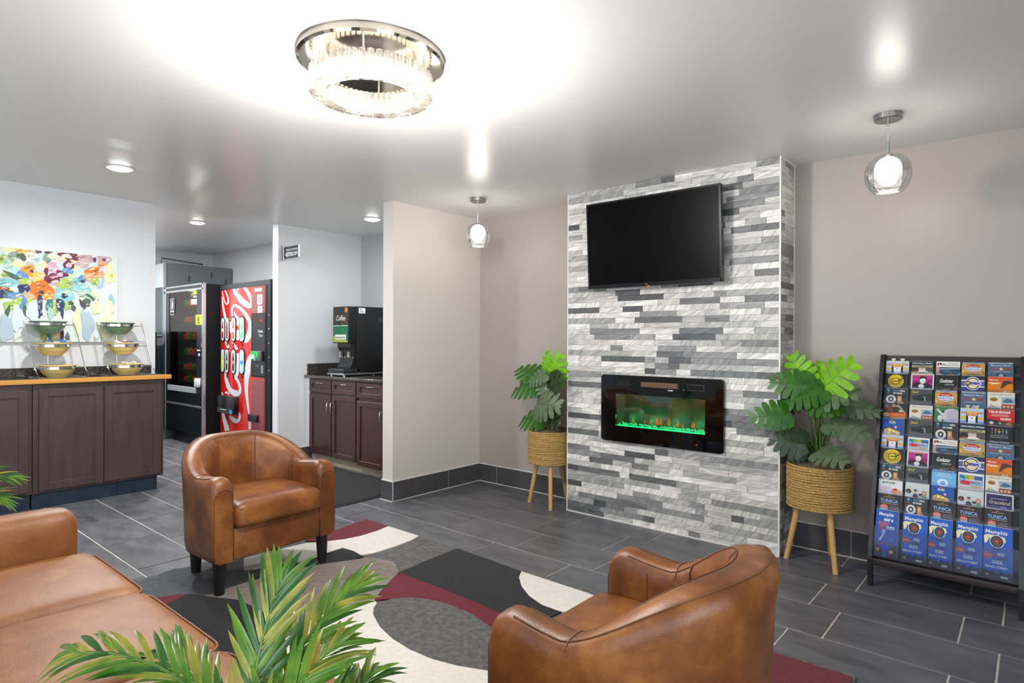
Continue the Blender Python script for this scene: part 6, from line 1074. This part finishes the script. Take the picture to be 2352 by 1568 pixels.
# cover designs in unit square: r rect, e ellipse, p polygon, t text
def dsg(bg, *els): return (bg, els)
T = lambda s, x, y, h, c, w=None, **k: ('t', s, x, y, h, c, w, k)
R = lambda a, b_, c2, d, c: ('r', a, b_, c2, d, c)
E = lambda a, b_, c2, d, c: ('e', a, b_, c2, d, c)
Pg = lambda pts, c: ('p', pts, c)
WH, BK = '#e8e8e4', '#141417'
DES = {
'ale': dsg('#b9cbe6', R(0, 0, 1, .16, '#8fa8c4'), R(.25, .05, .34, .78, BK), R(.66, .05, .75, .78, BK), R(.34, .02, .66, .5, '#ece6ee'), R(.22, .64, .78, .80, '#d98a2b'), R(.28, .5, .72, .62, '#e0a83a'), T('BEALE', .5, .725, .09, '#f5e9c0', .4, bold=.01), T('STREET', .5, .56, .08, '#b2401f', .34, bold=.01), E(.12, .36, .11, .10, '#e2b21f'), E(.88, .36, .11, .10, '#e2b21f'), R(.04, .66, .2, .76, '#c9772e'), R(.8, .66, .96, .76, '#c9772e'), E(.5, .36, .03, .05, '#41548a'), Pg([(.24, 1.12), (.40, 1.12), (.36, .9), (.28, .9)], '#d9cf6a'), Pg([(.62, 1.12), (.80, 1.12), (.75, .9), (.67, .9)], '#d9cf6a'), Pg([(.22, 1.20), (.42, 1.20), (.40, 1.10), (.25, 1.10)], '#e6e6ea'), Pg([(.60, 1.20), (.82, 1.20), (.79, 1.10), (.63, 1.10)], '#e6e6ea')),
'kids': dsg('#20304f', R(0, 0, 1, .68, '#b7b480'), R(0, .16, 1, .55, '#57504a'), E(.5, .38, .17, .19, '#cdb9a8'), E(.5, .55, .2, .1, '#8a7660'), Pg([(.3, .16), (.36, .28), (.64, .28), (.85, .16)], '#e6e4e4'), E(.17, .33, .17, .14, '#2a211f'), R(.1, .18, .3, .26, '#b0532f'), T("Children's Museum of Memphis", .5, .83, .13, WH, .92, bold=.02), R(.1, .60, .9, .635, '#5f6040'), R(.38, .06, .62, .10, '#4d4d34')),
'cat': dsg('#2f4a5e', R(0, .58, 1, 1, '#ebe9e4'), R(.04, .68, .12, .9, '#b23a34'), Pg([(.12, .9), (.22, .9), (.22, .68), (.16, .75)], BK), R(.24, .72, .38, .75, '#333333'), R(.24, .78, .40, .81, '#333333'), R(.24, .84, .36, .87, '#333333'), T('A CATALYST', .69, .87, .10, '#54483e', .5), T('FOR CHANGE', .68, .72, .10, '#8d3b30', .56), R(0, 0, .13, .58, '#d9c6bf'), T('FREEDOM', .065, .3, .10, '#b02a2a', .5, rot=1, bold=.02), Pg([(.15, .48), (1, .52), (1, .44), (.15, .38)], '#8fa6b5'), E(.6, .25, .3, .1, '#3f6a86'), E(.75, .3, .2, .06, '#27394c'), R(0, 0, .25, .05, '#ddd7d2'), R(.5, 0, .8, .05, '#c98850'), Pg([(.85, 0), (1, 0), (1, .15)], '#4fb0de')),
'rock': dsg('#c59a48', R(0, .88, 1, 1, '#3c5a84'), T("MEMPHIS ROCK 'N' SOUL MUSEUM", .5, .935, .07, WH, .92, bold=.02), E(.5, .62, .31, .24, '#b8301f'), Pg([(.1, .64), (.9, .64), (.82, .36), (.18, .36)], '#8e9aa6'), Pg([(.13, .62), (.87, .62), (.80, .38), (.2, .38)], '#dde4ec'), T('Memphis', .5, .71, .09, '#f0e6dd', .4, bold=.02), T('ROCK N SOUL', .5, .50, .15, '#4166a6', .6, bold=.03), Pg([(.3, .34), (.7, .34), (.62, .2), (.38, .2)], '#a8552c'), R(.33, .26, .67, .31, '#e6e2da'), T('THE COMPLETE', .5, .06, .08, '#3a2c1c', .54, bold=.02), E(.08, .3, .05, .14, '#e0b85c'), E(.93, .25, .05, .14, '#9c7330')),
'hall': dsg('#4a6a82', T('MEMPHIS MUSIC HALL OF FAME', .5, .95, .06, WH, .9, bold=.02), T('Memphis Music', .5, .78, .15, '#c9d2d6', .8, shear=.3, bold=.01), T('HALL of FAME', .5, .54, .24, '#a93a34', .82, bold=.02), E(.52, .54, .07, .09, '#d8c38c'), T("Presented by: the Grammys", .5, .35, .07, WH, .7), E(.52, .06, .2, .16, '#30404c'), E(.52, .06, .09, .12, '#b9c0c0'), R(0, .0, .2, .1, '#3f5d75')),
'sun': dsg('#17171a', E(.5, .48, .37, .47, '#d6b81e'), E(.5, .48, .33, .42, '#b89a14'), E(.5, .48, .18, .24, '#1c1710'), E(.5, .48, .15, .2, '#e2c42c'), T('SUN', .5, .80, .16, '#f0d840', .4, bold=.03), T('Studio', .5, .13, .14, '#f0dc60', .44, bold=.03), Pg([(.4, .5), (.62, .52), (.85, .72), (.87, .66), (.62, .46), (.4, .44)], '#2a2210')),
'king': dsg('#dcd6dd', R(.06, .05, .94, .93, '#a3227a'), Pg([(.06, .7), (.94, .8), (.94, .7), (.06, .58)], '#c23a95'), Pg([(.06, .45), (.94, .55), (.94, .45), (.06, .35)], '#7d1860'), T("AMERICA'S PLACES & MUSIC", .5, .875, .06, '#e5a24c', .8, bold=.02), Pg([(.06, .05), (.06, .32), (.32, .42), (.5, .3), (.7, .42), (.94, .22), (.94, .05)], '#211a1e'), E(.52, .55, .13, .2, '#d9e3d8'), Pg([(.37, .62), (.4, .8), (.55, .86), (.7, .76), (.68, .64), (.56, .72), (.44, .68)], '#1c181b'), E(.46, .18, .13, .14, '#e4dcdc')),
'jazz': dsg('#1c1f20', R(0, .0, .05, 1, '#2f3534'), T('Gonkster', .5, .62, .26, WH, .62, shear=.35, bold=.02), T('THIS IS MUSIC TOWN', .62, .38, .07, '#d9d9d6', .42, bold=.02), R(.4, .28, .8, .305, '#777777'), E(.95, .1, .12, .2, '#6e4a3a'), Pg([(.3, .04), (.7, .1), (.7, .07), (.35, 0)], '#b9a46a')),
'stax': dsg('#262f44', R(0, 0, 1, .22, '#2a3a78'), R(0, .30, 1, .72, '#5f6590'), R(0, .66, 1, .73, '#e6e4ec'), R(0, .26, 1, .32, '#e6e4ec'), E(.5, .5, .33, .44, '#e9e6ee'), E(.5, .5, .29, .39, '#3a3c5c'), E(.5, .5, .24, .33, '#e3d6a2'), R(.22, .38, .86, .64, '#d9cfe4'), T('stax', .60, .54, .19, '#2f2a86', .46, bold=.05), Pg([(.2, .36), (.36, .36), (.38, .64), (.2, .66)], '#3b3620'), E(.29, .52, .06, .09, '#cdbd3a'), T('MUSEUM', .62, .4, .06, '#9a93bd', .4)),
'open': dsg('#dd7d12', R(0, .66, 1, 1, '#d0562a'), T('We are', .23, .80, .12, '#f4ead8', .34, bold=.02), T('Open', .26, .58, .17, '#f7f2e6', .42, bold=.03), Pg([(.5, .3), (.62, .75), (.82, .78), (1, .66), (1, .6), (.8, .55), (.55, .25)], '#4a3530'), T('ALL', .75, .05, .16, '#f4ecd8', .3, bold=.03), E(.14, .15, .1, .12, '#c96a0c'), E(.14, .15, .07, .08, '#e08a1a')),
'blues': dsg('#2b2f37', E(.17, .87, .06, .08, '#3f9fd0'), Pg([(.11, .87), (.23, .87), (.17, .73)], '#3f9fd0'), R(.1, .66, .25, .69, '#8d9096'), R(.335, .66, .34, .92, '#50555d'), T('BLUES', .5, .86, .12, '#3a98c8', .24, bold=.02), T('HALL', .78, .86, .12, WH, .24, bold=.03), T('OF FAME', .57, .68, .12, WH, .40, bold=.03), E(.3, .27, .22, .28, '#d8d6d2'), E(.3, .27, .12, .17, '#24262c'), E(.3, .27, .05, .08, '#d8d6d2'), Pg([(.58, .0), (.58, .5), (.76, .5), (.77, .2), (.86, .05), (.86, 0)], '#c08a55'), Pg([(.62, .3), (.66, .48), (.7, .3), (.66, .1)], '#e0b888')),
'speed': dsg('#4a4d4d', R(0, 0, 1, .3, '#5a5d5c'), T('Speed', .24, .80, .17, '#c9b92a', .32, shear=.4, bold=.03), Pg([(.12, .3), (.12, .55), (.4, .6), (.65, .72), (1, .72), (1, .28), (.7, .22)], '#2b2f33'), Pg([(.12, .5), (.62, .54), (.66, .24), (.16, .34)], '#1b1e21'), Pg([(.6, .55), (.72, .52), (.74, .24), (.68, .24), (.67, .48), (.58, .5)], '#9aa0a2')),
'casey': dsg('#ded8cb', T('CASEY JONES VILLAGE', .5, .86, .12, '#5f5a52', .78), E(.24, .56, .19, .17, '#e6dfd0'), E(.24, .58, .15, .12, '#a8602c'), E(.26, .64, .08, .06, '#6c8a3a'), R(.52, .36, 1, .72, '#8fb3c6'), Pg([(.55, .44), (.7, .66), (.85, .62), (.98, .46), (.75, .40)], '#4f6c80'), R(.52, 0, 1, .32, '#9c4e30'), R(.58, .1, .66, .22, '#e2c9a8'), R(.72, .1, .80, .22, '#e2c9a8'), R(.86, .1, .94, .22, '#e2c9a8'), Pg([(0, .04), (.15, .28), (.5, .06), (.5, .0), (0, 0)], '#a9aca0'), R(.02, 0, .48, .05, '#4a443e')),
'safari': dsg('#221e1f', E(.15, .82, .1, .13, '#6f6a68'), Pg([(.15, .45), (.22, .8), (.36, .8), (.42, .45)], '#7c2020'), Pg([(.5, .8), (.62, .95), (.75, .8), (.98, .36), (.9, .36), (.7, .7)], '#8b8c92'), E(.44, .85, .08, .12, '#8f8a6a'), Pg([(.66, .42), (.72, .64), (.84, .5), (.84, .42)], '#c2c06a'), E(.14, .2, .16, .14, '#b59a72'), R(.28, .04, .98, .36, '#d2401a'), T('SAFARI', .63, .22, .20, '#e88a2c', .58, bold=.02), R(.3, 0, .98, .06, '#e2a428')),
'moon': dsg('#3f7a4a', E(.72, .38, .40, .52, '#c9c3cb'), E(.8, .45, .28, .36, '#b5adb8'), Pg([(.08, .8), (.14, .88), (.42, .45), (.30, .42)], '#cfd0d2'), E(.24, .2, .1, .22, '#d8d8d6'), E(.37, .68, .06, .08, '#1c2622')),
'bluec': dsg('#1450a6', E(.45, .82, .16, .18, '#2c1f3a'), T('CITY', .45, .90, .09, '#e0a0a0', .2, bold=.02), T('BLUES', .45, .79, .11, '#e8e4ea', .30, bold=.03), R(.3, .68, .6, .73, '#4fc0e6'), Pg([(.05, .05), (.08, .42), (.3, .52), (.85, .28), (.85, .05)], '#163a70'), Pg([(.06, 0), (.1, .32), (.3, .44), (.82, .22), (.82, 0)], '#caa24a'), E(.35, .28, .07, .08, '#f2dd92'), E(.52, .22, .06, .07, '#f2dd92'), E(.67, .16, .05, .06, '#f2dd92'), E(.62, .48, .06, .09, '#e2a2b4')),
'tenn': dsg('#2a2424', Pg([(0, 1), (1, 1), (1, .26), (.78, .22), (0, .42)], '#c4242a'), T('TENNESSEE', .45, .86, .15, WH, .80, bold=.03), R(.18, .68, .78, .71, '#e8c9c2'), R(.14, .60, .82, .63, '#e8c9c2'), T('GUIDE', .68, .43, .16, WH, .38, bold=.03), E(.17, .15, .08, .1, '#d8d2cc'), E(.48, .14, .04, .1, '#9cb26a'), E(.8, .12, .12, .09, '#b8862f'), E(.62, .12, .06, .07, '#8a3a4a')),
'noma': dsg('#191c20', R(.20, .56, .225, .86, '#a9aaac'), R(.34, .56, .365, .86, '#a9aaac'), R(.48, .56, .505, .86, '#a9aaac'), R(.62, .56, .645, .86, '#a9aaac'), R(.76, .56, .785, .86, '#a9aaac'), R(.29, .76, .42, .82, '#c8493a'), R(.43, .66, .56, .71, '#d8a63a'), R(.71, .68, .84, .73, '#3fa394'), R(.58, .54, .69, .59, '#3c4f9a'), E(.21, .68, .045, .05, '#7a2830'), T('NATIONAL MUSEUM OF', .5, .47, .06, '#c9cbcd', .68), T('AFRICAN AMERICAN MUSIC', .5, .37, .06, '#c9cbcd', .68), T('EXPERIENCE THE MUSEUM', .5, .10, .10, '#cfcabf', .74, bold=.02)),
'disc': dsg('#e6e6e6', R(.04, .04, .96, .88, '#7fb0d8'), Pg([(.2, .86), (.4, .86), (.45, .62), (.32, .60)], '#7ab82e'), Pg([(.42, .86), (.62, .86), (.6, .66), (.46, .62)], '#e3a722'), Pg([(.62, .86), (.94, .86), (.94, .6), (.64, .62)], '#3a5f94'), Pg([(.06, .84), (.2, .86), (.3, .6), (.06, .7)], '#2c78a8'), E(.28, .42, .2, .14, '#cc2a2e'), R(.04, .04, .96, .26, '#d8c9b8'), T('DISCOVERY PARK', .6, .58, .10, WH, .62, bold=.02), T('OF AMERICA', .58, .46, .10, '#d23c3c', .5, bold=.02), E(.7, .22, .18, .1, '#c2a98c')),
'kids2': dsg('#6fb4e2', R(0, .86, 1, 1, '#1f4a86'), T("Children's Museum of Memphis", .5, .925, .09, WH, .9, bold=.02), T('MEMPHIS 2022', .5, .72, .08, WH, .5, bold=.02), E(.46, .2, .22, .24, '#e6eef4'), E(.46, .2, .12, .13, '#6fb4e2'), R(.2, .58, .86, .61, '#d8e8f2')),
'arrow': dsg('#e2e2e6', R(0, .92, 1, 1, '#cfc6b8'), T('arrow', .42, .76, .17, '#155e60', .56, bold=.02), R(0, 0, .55, .55, '#d6cbe0'), R(.05, .42, .4, .44, '#b0487a'), R(.05, .3, .42, .32, '#b0487a'), R(.05, .2, .36, .22, '#b0487a'), E(.68, .2, .14, .2, '#d9906a'), E(.88, .16, .12, .18, '#e2a86a'), E(.7, .34, .1, .08, '#a8402c')),
'tanger': dsg('#c6cfcd', T('Tanger', .24, .86, .13, WH, .40, bold=.02), T('Outlets', .66, .86, .13, '#dfe6e4', .40), R(.3, .7, .68, .73, '#e6e9e8'), Pg([(.02, 0), (.05, .2), (.12, .25), (.2, .2), (.28, 0)], '#e0e0de'), E(.14, .38, .12, .17, '#2a1c1a'), E(.13, .34, .06, .11, '#8a5a44'), Pg([(.32, 0), (.34, .22), (.42, .27), (.52, .22), (.56, 0)], '#1f2740'), E(.43, .42, .07, .12, '#c9977e'), E(.43, .5, .075, .06, '#3a2a22'), E(.64, .18, .07, .1, '#a9745c'), E(.64, .25, .08, .06, '#2a1f1c'), Pg([(.7, 0), (.72, .16), (.8, .2), (.9, .16), (.92, 0)], '#7f9a80'), E(.8, .34, .1, .18, '#a5784c'), E(.8, .34, .06, .11, '#d8a88c')),
'grace': dsg('#d8d4e0', R(.05, .04, .95, .93, '#2c2454'), T("ELVIS PRESLEY'S", .48, .66, .07, '#c3bddb', .55, bold=.02), T('Graceland', .52, .44, .22, '#cdbb92', .76, shear=.3, bold=.01), E(.66, .1, .12, .12, '#6a58a0')),
'tunica': dsg('#2a1a20', T('2022', .48, .90, .06, '#c9a878', .14), T('TRAVEL GUIDE', .48, .81, .07, '#c9a878', .46, bold=.01), T('TUNICA', .48, .58, .21, '#7fb2e4', .74, bold=.03), R(.14, .40, .86, .42, '#cdbfb0'), E(.28, .2, .17, .15, '#d86a5e'), R(.13, .0, .43, .12, '#8fb8bc'), T('TUNICA', .28, .21, .07, '#f0d8cc', .22), R(.5, .26, .9, .28, '#8fa0b0'), R(.5, .18, .86, .20, '#8fa0b0'), R(.5, .1, .9, .12, '#8fa0b0'), Pg([(.88, .1), (.96, .4), (1, .1)], '#3a2026')),
'mem1': dsg('#1550b0', T('Memphis', .46, .90, .10, WH, .66, bold=.02, shear=.1), T('MAP &', .58, .79, .07, WH, .42, bold=.04), T('TOURIST', .36, .70, .07, '#d8604a', .5, bold=.04), T('GUIDE', .66, .62, .07, WH, .36, bold=.04), E(.28, .62, .1, .055, '#c8483c'), R(.3, .5, .46, .58, '#c9d4ea'), Pg([(.18, .34), (.36, .5), (.42, .48), (.24, .32)], '#e8e8ee'), Pg([(0, 0), (0, .28), (.3, .2), (.4, .05), (.4, 0)], '#2e2430'), Pg([(.55, 0), (.55, .1), (.7, .24), (1, .26), (1, 0)], '#2e2430'), E(.75, .12, .1, .04, '#d8b060'), E(.15, .14, .08, .04, '#c98a60'), R(.6, .36, .85, .37, '#9fb8e6'), R(.6, .4, .85, .41, '#9fb8e6'), R(.08, .27, .9, .285, '#c0504a')),
'mem2': dsg('#1458bc', T('Memphis', .44, .89, .10, WH, .76, bold=.02, shear=.1), Pg([(0, .80), (.1, .84), (.3, .84), (.72, .82), (.78, .74), (.62, .68), (.2, .78), (.12, .68), (.04, .66)], '#e8ddb0'), E(.46, .72, .25, .125, '#e8e4d4'), E(.46, .72, .225, .112, '#2a2a2e'), E(.46, .72, .15, .075, '#77777a'), E(.46, .72, .13, .065, '#2a2a2e'), E(.46, .72, .085, .042, '#c9342c'), T('MAP', .45, .565, .055, '#16244e', .28, bold=.04), T('AND', .60, .48, .065, '#d9dccb', .27, bold=.04), T('TOURIST', .58, .40, .06, '#16244e', .48, bold=.04), T('GUIDE', .48, .32, .07, '#d9dccb', .36, bold=.04), E(.16, .44, .18, .06, '#c8442c'), R(.04, .435, .28, .45, '#e8c0b0'), T('BEALE STREET', .46, .225, .045, WH, .78, bold=.03), Pg([(0, 0), (0, .14), (.1, .18), (.2, .12), (.34, .16), (.46, .1), (.6, .17), (.75, .11), (.88, .17), (1, .1), (1, 0)], '#2b2a35'), R(.6, .03, .85, .07, '#c9c2a2'), E(.14, .07, .06, .025, '#a4865c')),
}
LAY = [['ale', 'kids', 'cat', 'rock', 'hall'], ['sun', 'king', 'jazz', 'stax', 'open'], ['blues', 'speed', 'rock', 'hall', 'casey'], ['safari', 'casey', 'moon', 'ale', 'tenn'], ['bluec', 'speed', 'blues', 'kids', 'noma'], ['ale', 'disc', 'cat', 'rock', 'hall'], ['sun', 'king', 'jazz', 'stax', 'open'], ['blues', 'speed', 'kids2', 'disc', 'casey'], ['arrow', 'tanger', 'bluec', 'tanger', 'grace'], ['tunica', 'blues', 'tunica', 'tunica', 'tunica'], ['mem1', 'mem2', 'mem2', 'mem2', 'mem2']]
DSC = dict(ale='pale blue street-gate brochure with cut-out cocktail glasses', kids='navy and olive brochure with a child photo', cat='white-headed museum brochure reading a catalyst for change', rock='tan brochure with a red rock and soul badge', hall='steel blue brochure with red hall of fame lettering', sun='black brochure with a round yellow record label', king='magenta brochure with a black and white portrait', jazz='black brochure with white script lettering', stax='navy brochure with a round cream emblem', open='orange brochure reading we are open', blues='charcoal brochure with a white disc and a cowboy boot', speed='grey brochure with a dark car and yellow script', casey='cream village brochure with food and train photos', safari='dark safari brochure with an orange title', moon='green brochure with a pale animal close-up', bluec='royal blue brochure with a lit building at night', tenn='red and black state guide', noma='black brochure with five coloured music bars', disc='white-bordered park brochure with a red blob', kids2='sky blue brochure with a white ring', arrow='pale lilac brochure with a teal title', tanger='pale grey-green brochure with four smiling people', grace='purple brochure in a white border with gold script', tunica='dark maroon travel guide with a pale blue title', mem1='blue city map guide with a guitar hand', mem2='blue city map guide with sunglasses and a red record')
ORD = ['top', 'second', 'third', 'fourth', 'fifth', 'sixth', 'seventh', 'eighth', 'ninth', 'tenth', 'bottom']
_cov = {}
def cover(key, w, h, th):
    kk = (key, round(w, 3), round(h, 3))
    if kk in _cov: return _cov[kk]
    bg, els = DES[key]; cols = [bg]; m = MB()
    def ci(c):
        if c not in cols: cols.append(c)
        return cols.index(c)
    z = th+.0004; K = lambda x, y, zz: (x*w, y*h, zz)
    m.add([K(0, 0, z), K(1, 0, z), K(1, 1, z), K(0, 1, z)], [(0, 1, 2, 3)], 0)
    cl = lambda v: min(1, max(0, v))
    for i, e in enumerate(els):
        zz = z+.00012*(i+1)
        if e[0] == 'r': m.add([K(e[1], e[2], zz), K(e[3], e[2], zz), K(e[3], e[4], zz), K(e[1], e[4], zz)], [(0, 1, 2, 3)], ci(e[5]))
        elif e[0] == 'e': m.add([K(cl(e[1]+e[3]*math.cos(2*PI*k/22)), cl(e[2]+e[4]*math.sin(2*PI*k/22)), zz) for k in range(22)], [tuple(range(22))], ci(e[5]))
        elif e[0] == 'p': m.add([K(p[0], p[1], zz) for p in e[1]], [tuple(range(len(e[1])))], ci(e[2]))
        else:
            _, s, x, y, hh, c, ww, kw = e; kw = dict(kw)
            if kw.pop('rot', 0): m.text(s, K(x, y, zz), (0, 1, 0), (-1, 0, 0), hh*w, ci(c), w=ww*h if ww else None, **kw)
            else: m.text(s, K(x, y, zz), (1, 0, 0), (0, 1, 0), hh*h, ci(c), w=ww*w if ww else None, **kw)
    o = m.obj('cover_print', [ink(c) for c in cols]); me = o.data; bpy.data.objects.remove(o); _cov[kk] = me; return me
_blk = {}
MR = Matrix(((1, 0, RN.x), (0, RS.y, RN.y), (0, RS.z, RN.z))).to_4x4()
rn = random.Random(21)
for i, row in enumerate(LAY):
    for j, key in enumerate(row):
        vt = zv(TZ[i])+rn.uniform(-.003, .001); vb = zv(TZ[i+1] if i < 10 else .158)+.0012; w = CW[j]-(.008 if rn.random() < .4 else 0); h = vt-vb; th = .014 if i < 10 else .034
        h = round(h, 3)
        bk = (round(w, 3), h, th)
        if bk not in _blk:
            m = MB(); m.box(0, w, 0, h, 0, th)
            for q in range(3): m.box(.002, w-.001, .0, h+.0015*(q % 2+1), th*(q+.2)/3, th*(q+.6)/3)
            o = m.obj('brochure', pm('paper_edge', '#d9d2c8', .7)); _blk[bk] = o.data; bpy.data.objects.remove(o)
        lab = DSC[key]+', %s rack tier' % ORD[i]
        same = [k for k in range(5) if row[k] == key]
        o = bpy.data.objects.new('brochure', _blk[bk]); COL.objects.link(o)
        o.matrix_world = Matrix.Translation(RK(CU[j], vb, .002)) @ MR @ Matrix.Rotation(rn.uniform(-.006, .006), 4, 'Z')
        tag(o, lab, 'brochure', 'brochures in the rack')
        c = bpy.data.objects.new('cover_print', cover(key, w, h, th)); COL.objects.link(c); c.parent = o

o = bpy.data.objects.new('brochure', _blk[list(_blk)[0]]); COL.objects.link(o); o.matrix_world = Matrix.Translation(RK(CU[2]-.002, zv(1.150), -.0015)) @ MR @ Matrix.Diagonal((.95, 1, .2, 1))
tag(o, 'white card with a small gold emblem tucked up behind the catalyst brochure', 'brochure', 'brochures in the rack')
WL[o.name] = Vector()
c = MB(); c.box(.004, .026, .064, .076, .0148, .0154, 0).box(.034, .096, .067, .073, .0148, .0154, 1); c.obj('cover_print', [ink('#a8803a'), ink('#a9a49c')], o, local=True)
